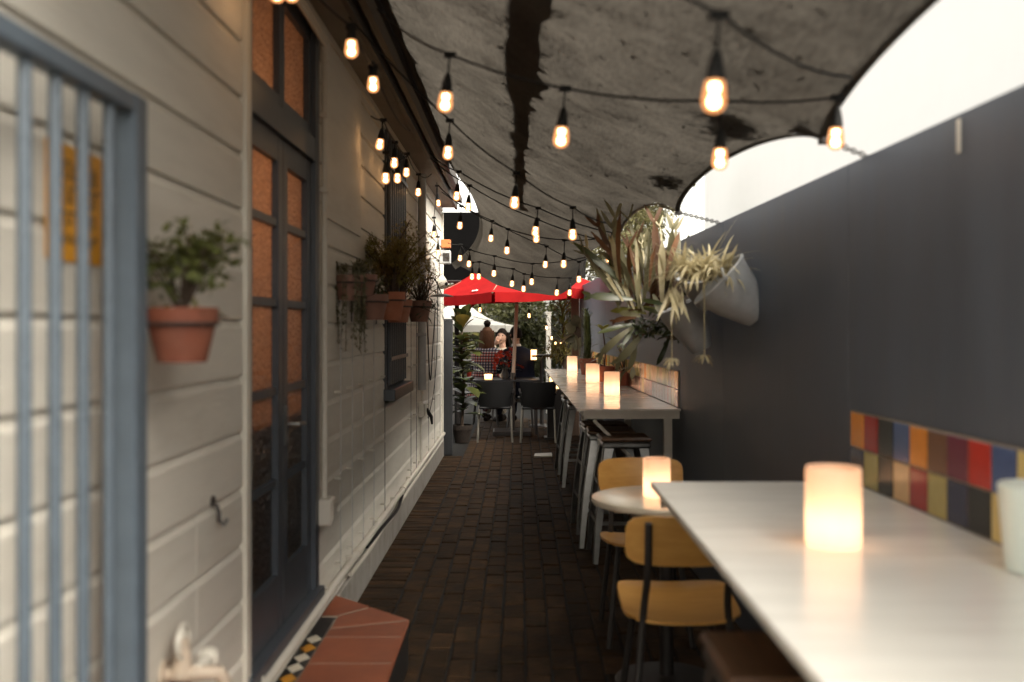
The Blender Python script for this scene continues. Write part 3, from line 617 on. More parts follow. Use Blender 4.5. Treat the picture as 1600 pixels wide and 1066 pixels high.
o = MB().tube(ring, .009, 8, False).tube([(tx + .06, ty, tz + .09), (tx + .06, ty, tz + .14)], .007, 6).build('handle', MAT['white_plastic'], tp, True); o.location = tpo

tp.scale = (.82, .82, .82); tp.location.z = .585
# ------------------------------------------------------------------ steel gate folded against the wall, sign behind it
gt = thing('steel_gate', 'blue grey steel bar gate standing open against the near weatherboards', 'gate', (LX + .107, 1.93, .1)); go = -Vector(gt.location)
gx0, gx1 = LX + .092, LX + .122
def gp(name, mb): o = mb.build(name, MAT['gate_steel'], gt, name == 'bar'); o.location = go; return o
gp('stile', MB().box(gx0 - .005, gx1 + .008, 1.895, 1.955, .10, 1.868, .004)); gp('stile', MB().box(gx0 - .005, gx1 + .008, .90, .96, .10, 1.868, .004))
gp('top_rail', MB().box(gx0 - .004, gx1 + .007, .96, 1.895, 1.830, 1.867, .004)); gp('bottom_rail', MB().box(gx0 - .004, gx1 + .007, .96, 1.895, .10, .15, .004))
for yb in (1.01, 1.11, 1.21, 1.31, 1.41, 1.513, 1.613, 1.716, 1.825): gp('bar', MB().tube([((gx0 + gx1) / 2, yb, .148), ((gx0 + gx1) / 2, yb, 1.833)], .011, 10))
for zz in (.35, 1.5): gp('hinge', MB().box(LX - .001, gx0 - .006, .91, .95, zz, zz + .05, .003))
sg = thing('yellow_sign', 'yellow warning sign with dark lettering on the wall behind gate bars', 'sign', (LX + .004, 1.91, 1.58)); sgo = -Vector(sg.location)
o = MB().box(LX + .0035, LX + .006, 1.795, 2.035, 1.545, 1.765, .001).build('plate', MAT['sign_yellow'], sg); o.location = sgo
mk = MB()
for row, (zz, hh) in enumerate(((1.70, .036), (1.655, .036), (1.615, .026), (1.58, .018))):
    yb = 1.822
    while yb < 2.0:
        w = rnd.uniform(.012, .022); x = LX + .0062; s = rnd.random()
        mk.box(x, x + .0006, yb, yb + .005, zz, zz + hh)
        if s < .6: mk.box(x, x + .0006, yb + .005, yb + w, zz + hh - .006, zz + hh)
        if s > .3: mk.box(x, x + .0006, yb + .005, yb + w, zz, zz + .005)
        if s > .5: mk.box(x, x + .0006, yb + w - .004, yb + w, zz + .005, zz + hh - .006)
        yb += w + .007
o = mk.build('lettering', MAT['ink'], sg); o.location = sgo

# ------------------------------------------------------------------ pots and plants
def pot(parent, c, r, h, m='terracotta', taper=.68, n=24):
    x, y, z = c; prof = [(0, 0), (r * taper, 0), (r * .93, h * .72), (r * .935, h * .735), (r, h * .735), (r * 1.01, h), (r * .9, h), (r * .87, h * .8), (0, h * .8)]
    o = MB().lathe(prof, n).build('pot', MAT[m], parent, True); o.location = (x, y, z)
    s_ = MB().lathe([(0, h * .84), (r * .5, h * .845), (r * .875, h * .83)], 14).build('soil', MAT['soil'], o, True); return o
def bracket(parent, c, r, h):
    m = MB(); x, y, z = c; ring = [(x + math.cos(a) * r * 1.0, y + math.sin(a) * r * 1.0, z + h * .70) for a in [k * math.pi / 10 for k in range(21)]]
    m.tube(ring, .004, 6, False); m.box(LX - .002, LX + .006, y - .015, y + .015, z - .01, z + h * .85); m.tube([(LX + .004, y, z + h * .7), (x - r, y, z + h * .7)], .005, 6)
    return m.build('bracket', MAT['dark_steel'], parent)
def bush(parent, base, n, spread, height, ll, lw, m, seed, droop=.0, name='foliage', stems=9, dens=7):
    r = random.Random(seed); mb = MB(); sm_ = MB(); base = Vector(base)
    for i in range(stems):
        a = r.uniform(0, 6.28); e = r.uniform(.25, 1); tip = base + Vector((math.cos(a) * spread * e, math.sin(a) * spread * e, height * r.uniform(.55, 1.0) * (1.15 - .4 * e) - droop * e))
        midp = lerp(base, tip, .5) + Vector((r.uniform(-.1, .1) * spread, r.uniform(-.1, .1) * spread, height * .12)); path = smooth_path([base, midp, tip], 5); sm_.tube(path, [lerp(.004, .0015, k / (len(path) - 1)) * max(1, height * 3) for k in range(len(path))], 5)
        for k in range(n // stems):
            t = r.uniform(.35, 1.0); p = path[int(t * (len(path) - 1))] + Vector((r.gauss(0, 1), r.gauss(0, 1), r.gauss(0, .8))) * spread * .13
            for q in range(dens):
                d = Vector((r.gauss(0, 1), r.gauss(0, 1), r.gauss(.15, .7))).normalized(); mb.leaf(p + d * ll * .3, d, Vector((r.uniform(-.4, .4), r.uniform(-.4, .4), 1)), ll * r.uniform(.6, 1.2), lw * r.uniform(.7, 1.2), r.uniform(0, .8), 2)
    sm_.build('stem', MAT['bark'], parent, True); return mb.build(name, MAT[m], parent)
pc = Vector((-.735, 2.165, 1.345))
t = thing('wall_plant', 'bushy green plant in terracotta pot hung beside the steel gate', 'potted plant', pc); pot(t, (0, 0, 0), .077, .118)
bush(t, (0, 0, .10), 150, .165, .235, .024, .019, 'leaf_green', 3, stems=15, dens=5); bush(t, (0, 0, .10), 24, .12, .04, .018, .015, 'leaf_lime', 5, .03, stems=8, dens=3)
b = bracket(t, pc, .077, .118); b.location = -pc
def wallpot(label, px, py, d, r, h, m='terracotta_pale', cat='potted plant'):
    c = P(px, py, d); t = thing('wall_plant', label, cat, c); pot(t, (0, 0, 0), r, h, m); b = bracket(t, c, r, h); b.location = -c; return t
# trailing plant
c = P(545, 470, 4.72); t = thing('trailing_plant', 'grey green trailing succulent hanging down in the leftmost small pot of the cluster', 'potted plant', c); pot(t, (0, 0, 0), .075, .12, 'brown_pot'); b = bracket(t, c, .075, .12); b.location = -c
mb = MB(); r = random.Random(4)
for i in range(34):
    a = r.uniform(0, 6.28); rr = .075; p0 = Vector((math.cos(a) * rr * .8, math.sin(a) * rr * .8, .115)); L_ = r.uniform(.12, .34)
    p = [p0, p0 * 1.25 + Vector((0, 0, .02)), Vector((p0.x * 1.25, p0.y * 1.25, -.02)), Vector((p0.x * 1.1 + r.uniform(-.02, .02), p0.y * 1.1, -L_ + .1))]; pth = smooth_path(p, 5); mb.tube(pth, .0018, 4)
    for q in pth[2:]:
        for k in range(5):
            d = Vector((r.gauss(0, 1), r.gauss(0, 1), r.gauss(0, .6))); mb.leaf(q, d, (0, 0, 1), .022, .010, .2, 2)
mb.build('foliage', MAT['leaf_succulent'], t)
t = wallpot('small brown pot with spiky succulent above the larger brown pot', 568, 462, 5.0, .07, .105, 'brown_pot'); bush(t, (0, 0, .09), 30, .08, .07, .05, .012, 'leaf_succulent', 8, stems=6, dens=4)
t = wallpot('wide brown pot with dark rosettes left of the tall fern', 581, 500, 5.08, .085, .13, 'brown_pot'); bush(t, (0, 0, .12), 30, .11, .08, .05, .02, 'leaf_dark', 9, stems=6, dens=4)
t = wallpot('terracotta pot carrying the big feathery fern', 611, 500, 5.55, .08, .155)
bush(t, (0, 0, .13), 520, .27, .46, .030, .008, 'leaf_fern', 12, stems=22, dens=9)
t = wallpot('lower terracotta pot with feathery fern in front of the barred window', 622, 504, 5.95, .085, .135)
bush(t, (0, .05, .12), 330, .24, .40, .030, .008, 'leaf_fern', 13, stems=18, dens=9)
t = wallpot('brown pot with wispy twiggy plant, last of the hanging pots', 655, 503, 7.1, .09, .15, 'brown_pot')
bush(t, (0, 0, .13), 90, .2, .22, .06, .006, 'leaf_dark', 21, stems=26, dens=3); bush(t, (0, 0, .13), 40, .2, .05, .10, .014, 'leaf_dark', 22, .12, stems=10, dens=3)
bush(t, (.03, .1, .13), 24, .16, .30, .02, .012, 'leaf_brown', 23, stems=8, dens=3)
single(MB().add([(LX + .03, 5.33, 1.44), (LX + .03, 5.62, 1.44), (LX + .03, 5.62, 1.62), (LX + .024, 5.33, 1.44), (LX + .024, 5.62, 1.44), (LX + .024, 5.62, 1.62)], [(0, 1, 2), (5, 4, 3), (0, 3, 4, 1), (1, 4, 5, 2), (2, 5, 3, 0)]), 'pot_shelf_bracket', 'print_white', 'white triangular bracket behind the terracotta pots', 'bracket', smooth=False)

# ------------------------------------------------------------------ candles
wk = MB()
def candle(label, px, d, z, r=.056, h=.155, e=.085, x=None):
    c = Vector(((px - VX) * d / F if x is None else x, d, z + .0015)); t = thing('candle', label, 'candle', c, 'glowing pillar candles')
    MB().lathe([(r * .97, 0), (r, .004), (r, h - .008), (r * .96, h), (r * .86, h - .001), (r * .8, h - .012), (0, h - .014)], 28).build('wax_body', MAT['wax'], t, True)
    l = bpy.data.lights.new('candle_lamp', 'POINT'); l.energy = e; l.color = (1, .73, .50); l.shadow_soft_size = .018; lo = bpy.data.objects.new('candle_lamp', l); COL.objects.link(lo); lo.parent = t; lo.location = (0, 0, h * .30)
TZ = .92
candle('large glowing pillar candle on the near white table', 1302, 2.29, TZ, .063, .178)
candle('glowing candle on the small round table', 1026, 4.0, .742, .055, .152)
candle('nearest glowing candle on the long bar table', 956, 7.35, TZ, .058, .172)
candle('middle glowing candle on the long bar table', 926, 9.1, TZ, .062, .17)
candle('farthest glowing candle on the long bar table', 894, 11.35, TZ, .058, .172)

# ------------------------------------------------------------------ tables
def add_at(par, name, m, mb, smooth=False):
    o = mb.build(name, MAT[m], par, smooth); o.location = -Vector(par.location); return o
t = thing('bar_table', 'long white laminate bar table in the right foreground', 'table', (.75, 1.5, 0))
top = [(.424, -.6), (1.172 + .02, -.6), (WX(3.23) - .012, 3.23), (.426, 3.23)]
m = poly_slab(top, TZ - .018, TZ); add_at(t, 'table_top', 'table_white', m)
add_at(t, 'edge_band', 'table_frame', poly_slab([(.47, -.59), (.49, -.59), (.49, 3.165), (.47, 3.165)], TZ - .075, TZ - .029)); add_at(t, 'apron', 'table_frame', poly_slab([(.452, 3.17), (1.06, 3.17), (1.06, 3.2), (.452, 3.2)], TZ - .075, TZ - .029))
for x, y in ((.98, 3.10), (.98, .3)): add_at(t, 'leg', 'table_frame', MB().box(x - .02, x + .02, y - .02, y + .02, 0, TZ - .029))
t = thing('bar_table', 'long pale bar table against the wall further down the alley', 'table', (.67, 9, 0))
add_at(t, 'table_top', 'table_white_far', poly_slab([(.352, 6.1), (WX(6.1) - .013, 6.1), (WX(12.05) - .013, 12.05), (.296, 12.05)], TZ - .012, TZ))
add_at(t, 'apron', 'table_frame', MB().box(.40, .985, 6.13, 6.16, TZ - .062, TZ - .013)); add_at(t, 'apron', 'table_frame', poly_slab([(.40, 6.163), (.425, 6.163), (.365, 12), (.34, 12)], TZ - .062, TZ - .013))
for x, y in ((.92, 6.19), (.88, 8.1), (.82, 10.1), (.76, 11.9)):
    add_at(t, 'leg', 'table_frame', MB().box(x - .025, x + .025, y - .025, y + .025, 0, TZ - .063))
    M_ = frame((.46, y, TZ - .075), Vector((x - .46, 0, -.46)), (0, 1, 0)); add_at(t, 'brace', 'table_frame', MB().box(-.014, .014, -.010, .010, 0, (Vector((x - .46, 0, -.46))).length, 0, M_))
t = thing('round_table', 'small round pale topped cafe table between the two plywood chairs', 'table', (.59, 4.0, 0))
MB().lathe([(0, .712), (.285, .712), (.3, .718), (.303, .728), (.3, .738), (.285, .741), (0, .741)], 48).build('table_top', MAT['round_top'], t, True)
MB().lathe([(.028, .02), (.028, .711)], 14).build('column', MAT['dark_steel'], t, True); MB().lathe([(0, .03), (.04, .03), (.20, .012), (.21, 0), (0, 0)], 28).build('base', MAT['dark_steel'], t, True)
c = Vector((1.062, 2.04, TZ + .001)); t = thing('pale_cup', 'pale mint cup standing at the right edge of the near table', 'cup', c)
MB().lathe([(0, 0), (.058, 0), (.062, .004), (.076, .175), (.073, .178), (.070, .174), (.058, .01), (0, .008)], 28).build('cup', MAT['mint'], t, True)

# ------------------------------------------------------------------ plywood chairs
def ply_chair(label, loc, rz):
    t = thing('plywood_chair', label, 'chair', loc, 'plywood cafe chairs', rz)           # faces local +y
    def sheet(f, nu, nv, th):
        mb = MB(); top_ = [f(i / nu, j / nv) for j in range(nv + 1) for i in range(nu + 1)]; n_ = len(top_)
        nrm = []
        for j in range(nv + 1):
            for i in range(nu + 1):
                a = f(min(1, i / nu + .01), j / nv) - f(max(0, i / nu - .01), j / nv); b_ = f(i / nu, min(1, j / nv + .01)) - f(i / nu, max(0, j / nv - .01)); q = a.cross(b_); nrm.append(q.normalized() if q.length > 1e-9 else Vector((0, 0, 1)))
        bot = [p - q * th for p, q in zip(top_, nrm)]; W_ = nu + 1
        fs = [(j * W_ + i, j * W_ + i + 1, (j + 1) * W_ + i + 1, (j + 1) * W_ + i) for j in range(nv) for i in range(nu)]; fs += [tuple(n_ + q for q in reversed(g)) for g in fs]
        bd = [i for i in range(W_)] + [j * W_ + nu for j in range(1, nv + 1)] + [nv * W_ + i for i in range(nu - 1, -1, -1)] + [j * W_ for j in range(nv - 1, 0, -1)]
        fs += [(bd[k], bd[(k + 1) % len(bd)], bd[(k + 1) % len(bd)] + n_, bd[k] + n_) for k in range(len(bd))]; return mb.add(top_ + bot, fs)
    def rr(u, v, w, h, rad):                               # rounded rectangle warp
        x = (u - .5) * w; y = (v - .5) * h; e = 5.0; k = (abs(2 * u - 1) ** e + abs(2 * v - 1) ** e) ** (1 / e); mxx = max(abs(2 * u - 1), abs(2 * v - 1)); s = mxx / k if k > 1e-6 else 1; return x * s, y * s
    def seat(u, v): x, y = rr(u, v, .405, .42, .06); return Vector((x, y + .02, .445 + .05 * (v - .3) + .22 * x * x * (1 - .3 * v) * 2 - .012 * math.sin(v * math.pi) + (.02 if v > .9 else 0) * 0 - .03 * max(0, v - .8) * 3))
    def backr(u, v): x, y = rr(u, v, .41, .17, .06); return Vector((x, -.215 + 1.0 * x * x * -.0 + .9 * x * x - y * .14, .705 + y))
    sheet(seat, 16, 12, .011).build('seat', MAT['ply'], t, True); sheet(backr, 16, 8, .011).build('backrest', MAT['ply'], t, True)
    for s in (-1, 1):
        MB().tube(smooth_path([(s * .135, -.252, .775), (s * .135, -.225, .60), (s * .145, -.175, .43), (s * .185, -.23, .0)], 4), .0125, 8).build('leg', MAT['dark_steel'], t, True)
        MB().tube([(s * .135, .12, .43), (s * .185, .20, .0)], .0125, 8).build('leg', MAT['dark_steel'], t, True)
        MB().tube([(s * .14, -.17, .427), (s * .135, .12, .427)], .010, 8).build('side_rail', MAT['dark_steel'], t, True)
    MB().tube([(-.14, -.0, .422), (.14, -.0, .422)], .010, 8).build('cross_rail', MAT['dark_steel'], t, True)
    return t
ply_chair('orange plywood chair with its back to the camera by the round table', (.56, 3.53, 0), 0)
ply_chair('orange plywood chair facing the camera behind the round table', (.58, 4.60, 0), math.pi)

# ------------------------------------------------------------------ stools
def make_stool(label, loc, rz=0):
    t = thing('bar_stool', label, 'stool', loc, 'galvanised bar stools with wooden seats', rz); H = .75
    MB().box(-.155, .155, -.155, .155, H - .024, H, .009).build('seat', MAT['stool_wood'], t, True)
    m = MB(); m.box(-.150, .150, -.150, .150, H - .066, H - .0245, .012); m.build('seat_frame', MAT['galv'], t)
    for sx in (-1, 1):
        for sy in (-1, 1):
            top_ = Vector((sx * .138, sy * .138, H - .05)); bot = Vector((sx * .212, sy * .212, .0)); m = MB(); vs = []
            for k in range(7):
                q = k / 6; p = lerp(top_, bot, q); w = lerp(.062, .030, q); bl = Vector((sx, sy, 0)) * (.010 * math.sin(q * math.pi))
                vs += [p + bl + Vector((-sx * w, 0, 0)), p + bl + Vector((-sx * w * .12, sy * 0, 0)) , p + bl + Vector((0, -sy * w * .12, 0)), p + bl + Vector((0, -sy * w, 0))]
                vs += [p + bl + Vector((-sx * w, -sy * .004, 0)), p + bl + Vector((-sx * .006, -sy * .006, 0)), p + bl + Vector((-sx * .006, -sy * .0065, 0)), p + bl + Vector((-sx * .004, -sy * w, 0))]
            fs = []
            for k in range(6):
                a = k * 8; b_ = a + 8
                for i in range(3): fs += [(a + i, a + i + 1, b_ + i + 1, b_ + i), (a + 4 + i, b_ + 4 + i, b_ + 5 + i, a + 5 + i)]
            m.add(vs, fs).build('leg', MAT['galv'], t)
    for zz, w in ((.24, .185), (.47, .163)):
        for a, b_ in (((-1, -1), (1, -1)), ((1, -1), (1, 1)), ((1, 1), (-1, 1)), ((-1, 1), (-1, -1))):
            if zz > .4 and a[0] != b_[0]: continue
            MB().box(min(a[0], b_[0]) * w - .004, max(a[0], b_[0]) * w + .004, min(a[1], b_[1]) * w - .004, max(a[1], b_[1]) * w + .004, zz - .011, zz + .011).build('footrest', MAT['galv'], t)
    return t
s0 = make_stool('galvanised stool with wooden seat tucked under the near table', (.552, 2.05, 0))
for lab, x, y, rz in (('front galvanised stool under the near end of the far bar table', .645, 6.18, .03), ('second galvanised stool under the far bar table', .60, 6.60, -.03), ('third galvanised stool under the far bar table', .59, 7.03, .05),
                      ('fourth galvanised stool halfway along the far bar table', .585, 9.02, 0), ('last galvanised stool along the far bar table', .57, 9.80, .04)):
    s = copy_tree(s0); s.location = (x, y, 0); s.rotation_euler.z = rz; s['label'] = lab

# ------------------------------------------------------------------ far end: post, chairs, dark tables
t = thing('fence_post', 'weathered grey timber post at the end of the white wall', 'post', (-.80, 11.12, 0)); MB().box(-.05, .05, -.05, .05, 0, 1.50, .004).build('post', MAT['grey_post'], t); MB().box(-.055, .055, -.055, .055, 1.501, 1.515).build('cap', MAT['grey_post'], t)
t = thing('paling_fence', 'low grey timber fence continuing behind the post', 'fence', (-.86, 13, 0))
for i in range(14): o = MB().box(-.012, .012, -.045, .045, 0, 1.4 + rnd.uniform(-.01, .01), .002).build('paling', MAT['grey_post'], t); o.location = (-.30, -1.75 + i * .1, 0)
def black_chair(label, loc, rz):
    t = thing('woven_chair', label, 'chair', loc, 'black woven chairs with metal legs', rz)   # faces local +y
    mb = MB(); nu, nv = 10, 8; W_ = nu + 1; vs = []
    for side in (0, 1):
        for j in range(nv + 1):
            for i in range(nu + 1):
                u = i / nu - .5; v = j / nv; w = lerp(.38, .46, v ** .8); sag = -.020 * (1 - 4 * u * u) * v ** 3; vs.append(Vector((u * w, -.20 - .07 * v + .25 * u * u - (.014 if side else 0), .43 + .335 * v + sag)))
    n_ = W_ * (nv + 1); fs = [(j * W_ + i, j * W_ + i + 1, (j + 1) * W_ + i + 1, (j + 1) * W_ + i) for j in range(nv) for i in range(nu)]; fs += [tuple(q + n_ for q in reversed(f)) for f in fs]
    bd = list(range(W_)) + [j * W_ + nu for j in range(1, nv + 1)] + [nv * W_ + i for i in range(nu - 1, -1, -1)] + [j * W_ for j in range(nv - 1, 0, -1)]; fs += [(bd[k], bd[(k + 1) % len(bd)], bd[(k + 1) % len(bd)] + n_, bd[k] + n_) for k in range(len(bd))]
    mb.add(vs, fs).build('backrest', MAT['black_weave'], t, True); MB().box(-.20, .20, -.20, .22, .405, .435, .012).build('seat', MAT['black_weave'], t)
    for s in (-1, 1):
        for yb, yt in ((-.26, -.18), (.22, .19)): MB().tube([(s * .215, yb, 0), (s * .20, yt, .41)], .012, 8).build('leg', MAT['aluminium'], t, True)
        MB().tube(smooth_path([(s * .21, -.24, .60), (s * .235, -.05, .635), (s * .235, .14, .62), (s * .21, .19, .43)], 4), .013, 8).build('armrest', MAT['black_plastic'], t, True)
    return t
black_chair('left black woven chair at the dark far table', (-.31, 12.56, 0), .02); black_chair('right black woven chair at the dark far table', (.235, 12.50, 0), -.03)
t = thing('dark_table', 'dark cafe table with red flowers under the umbrella', 'table', (-.35, 13.55, 0)); MB().box(-.52, .62, -.36, .36, .70, .725, .004).build('table_top', mat('table_dark', (.02, .024, .03), .3, var=.3), t)
for x in (-.47, .57):
    for y in (-.31, .31): MB().box(x - .018, x + .018, y - .018, y + .018, 0, .699).build('leg', MAT['dark_steel'], t)
t = thing('high_table', 'dark high table with lantern right of the umbrella pole', 'table', (.62, 14.4, 0)); MB().box(-.45, .35, -.3, .3, 1.0, 1.03, .004).build('table_top', MAT['black_plastic'], t)
for x in (-.3, .2): MB().tube([(x, 0, 0), (x, 0, .999)], .03, 10).build('leg', MAT['dark_steel'], t, True); MB().lathe([(0, .03), (.17, .015), (.18, 0)], 18, Matrix.Translation((x, 0, 0))).build('base', MAT['dark_steel'], t, True)
# lanterns and small lights at the back
def lantern(label, px, py, d, w, h):
    c = P(px, py, d); t = thing('lantern', label, 'lantern', c); MB().box(-w / 2, w / 2, -w / 2, w / 2, .008, h, .003).build('glowing_pane', MAT['lamp_glow'], t); MB().box(-w / 2 - .008, w / 2 + .008, -w / 2 - .008, w / 2 + .008, h, h + .012).build('cap', MAT['dark_steel'], t); MB().box(-w / 2 - .008, w / 2 + .008, -w / 2 - .008, w / 2 + .008, 0, .0078).build('base', MAT['dark_steel'], t)
    for sx in (-1, 1):
        for sy in (-1, 1): MB().box(sx * w / 2 - .004, sx * w / 2 + .004, sy * w / 2 - .004, sy * w / 2 + .004, .008, h).build('edge_bar', MAT['dark_steel'], t)
lantern('orange glowing lantern on the dark high table', 834, 563, 14.2, .09, .15)
lantern('orange glowing lantern behind the far bar table edge', 866, 608, 12.7, .13, .20)
c = P(763, 598, 13.5); c.z = .726; t = thing('tea_light', 'small glowing tea light on the dark table', 'candle', c); MB().lathe([(0, 0), (.05, 0), (.056, .06), (.05, .062), (0, .05)], 18).build('glass', MAT['lamp_glow'], t, True)
t = thing('lantern_stand', 'dark low stand carrying the lantern behind the far bar table', 'stand', P(866, 608, 12.7) - Vector((0, 0, P(866, 608, 12.7).z))); MB().box(-.09, .09, -.09, .09, 0, P(866, 608, 12.7).z - .001, .004).build('column', MAT['dark_steel'], t); MB().box(-.13, .13, -.13, .13, 0, .03).build('base', MAT['dark_steel'], t)
c = P(733, 600, 13.6); c.z = .7255; t = thing('red_cup', 'small red glass on the left of the dark table', 'cup', c); MB().lathe([(0, 0), (.026, 0), (.034, .10), (.030, .098), (0, .01)], 14).build('glass', MAT['flower_red'], t, True)
c = P(789, 600, 13.5); c.z = .7255; t = thing('flower_vase', 'red flowers in a dark vase on the far table', 'flowers', c); MB().lathe([(0, 0), (.05, 0), (.06, .05), (.035, .12), (.04, .14), (.03, .138), (0, .02)], 16).build('vase', MAT['dark_steel'], t, True)
r = random.Random(2); fl = MB(); stm = MB(); gl = MB()
for i in range(12):
    a = r.uniform(0, 6.28); e = r.uniform(.05, .22); q = Vector((math.cos(a) * e, math.sin(a) * e, r.uniform(.16, .42))); stm.tube([(0, 0, .1), q * .6 + Vector((0, 0, .05)), q], .004, 5)
    fl = MB()
    for k in range(9):
        d = Vector((r.gauss(0, 1), r.gauss(0, 1), r.gauss(.2, .7))).normalized(); fl.leaf(q, d, (0, 0, 1), .07, .045, .5, 3)
    fl.build('flower', MAT['flower_red'], t)
    gl.leaf(q * .7, Vector((math.cos(a + 1), math.sin(a + 1), .2)), (0, 0, 1), .12, .05, .5, 3)
stm.build('stems', MAT['leaf_dark'], t); gl.build('leaves', MAT['leaf_dark'], t)
pt = P(848, 713.5, 11.0); single(poly_slab([(pt.x - .10, 10.83), (pt.x + .10, 10.86), (pt.x + .105, 11.13), (pt.x - .085, 11.06)], .006, .022), 'floor_card', 'canvas_white', 'flat pale card lying on the bricks near the far stools', 'card', smooth=False)

# ------------------------------------------------------------------ red umbrella
U = Vector((-.05, 13.25, 0)); t = thing('market_umbrella', 'big red market umbrella at the end of the alley', 'umbrella', U)
RU = 1.25; rim = []
for k in range(8):
    a = R(257 + 45 * k); v = Vector((math.cos(a) * RU, math.sin(a) * RU, 0)); v.z = 1.895 + .05 * v.x + .03 * v.y / RU; rim.append(v)
apex = Vector((-.02, 0, 2.55)); cn = MB(); vl = MB(); un = MB()
for k in range(8):
    a, b = rim[k], rim[(k + 1) % 8]; N_ = 6; vs = []; fs = []
    for i in range(N_ + 1):
        for j in range(N_ + 1):
            t_ = i / N_; e = lerp(a, b, j / N_) * (1 - .03 * math.sin(math.pi * j / N_)); e.z = lerp(a, b, j / N_).z + .0 * j; p = lerp(apex, e, t_); p.z -= .07 * math.sin(math.pi * t_) + .02 * math.sin(math.pi * j / N_) * t_; vs.append(p)
    fs = [(i * (N_ + 1) + j, i * (N_ + 1) + j + 1, (i + 1) * (N_ + 1) + j + 1, (i + 1) * (N_ + 1) + j) for i in range(N_) for j in range(N_)]; cn.add(vs, fs)
    e0 = vs[-(N_ + 1):]; g_ = .035 if k in (0, 1) else .01
    row = [lerp(e0[0], e0[-1], g_)] + e0[1:-1] + [lerp(e0[0], e0[-1], 1 - g_)]
    vl.add(row + [p * 1.004 - Vector((0, 0, .13)) for p in row], [(j, j + 1, j + 1 + N_ + 1, j + N_ + 1) for j in range(N_)])
cn.build('canopy', MAT['umbrella_red'], t, True); vl.build('valance', MAT['umbrella_red'], t)
for k in range(8): MB().tube([apex - Vector((0, 0, .03)), lerp(apex, rim[k], .55) - Vector((0, 0, .09)), rim[k] - Vector((0, 0, .012))], .010, 6).build('rib', MAT['timber_post'], t)
MB().tube([(.05, 0, 2.55), (.0, 0, 1.5), (-.035, 0, .80)], .024, 12).build('pole', mat('pale_timber', (.50, .37, .28), .6, var=.2), t, True); MB().tube([(-.035, 0, .82), (-.05, 0, .06)], .034, 12).build('pole_sleeve', MAT['dark_steel'], t, True)
MB().box(-.30, .20, -.25, .25, .0, .06, .006).build('base', MAT['dark_steel'], t)
# white script print on the canopy edge
def canopy_print(k, f0, f1, t0, h):
    a, b = rim[k], rim[(k + 1) % 8]; n_ = 26; pts = []; r = random.Random(k)
    for i in range(n_):
        f = lerp(f0, f1, i / (n_ - 1)); q = t0 - h * (.5 + .5 * math.sin(i * 2.1)) * (.6 + .4 * math.sin(i * .9)); e = lerp(a, b, f); p = lerp(apex, e, q); p.z -= .07 * math.sin(math.pi * q) + .02 * math.sin(math.pi * f) * q; pts.append(p + Vector((0, -.006, .006)))
    MB().tube(smooth_path(pts, 3), .005, 4).build('printed_script', MAT['print_white'], t)
canopy_print(7, .60, .70, .92, .03); canopy_print(0, .84, .96, .95, .04)

# ------------------------------------------------------------------ people
def skin_body(name, verts, edges, m, parent, root=0, sub=2):
    me = bpy.data.meshes.new(name); me.from_pydata([v[:3] for v in verts], edges, []); o = bpy.data.objects.new(name, me); COL.objects.link(o); o.parent = parent
    md = o.modifiers.new('skin', 'SKIN'); md.use_smooth_shade = True
    for i, v in enumerate(verts): me.skin_vertices[0].data[i].radius = v[3] if len(v) > 4 and False else (v[3], v[4] if len(v) > 4 else v[3]); me.skin_vertices[0].data[i].use_root = (i == root)
    s = o.modifiers.new('sub', 'SUBSURF'); s.levels = s.render_levels = sub; me.materials.append(MAT[m]); return o
def hand(parent, w, fdir, side, m='skin'):
    w = Vector(w); f = Vector(fdir).normalized(); s = (Vector(side) - f * Vector(side).dot(f)).normalized(); n_ = f.cross(s); mb = MB(); mb.tube([w, w + f * .03, w + f * .08], [.022, .034, .034], 10)
    for k in range(4):
        b = w + f * .078 + s * (.03 - .02 * k); L_ = (.06, .072, .068, .052)[k]; mb.tube([b, b + f * L_ * .5 + n_ * .008, b + f * L_ * .75 + n_ * .03], [.010, .009, .007], 6)
    mb.tube([w + f * .03 + s * .03, w + f * .055 + s * .055, w + f * .085 + s * .055], [.012, .011, .008], 6); return mb.build('hand', MAT[m], parent, True)
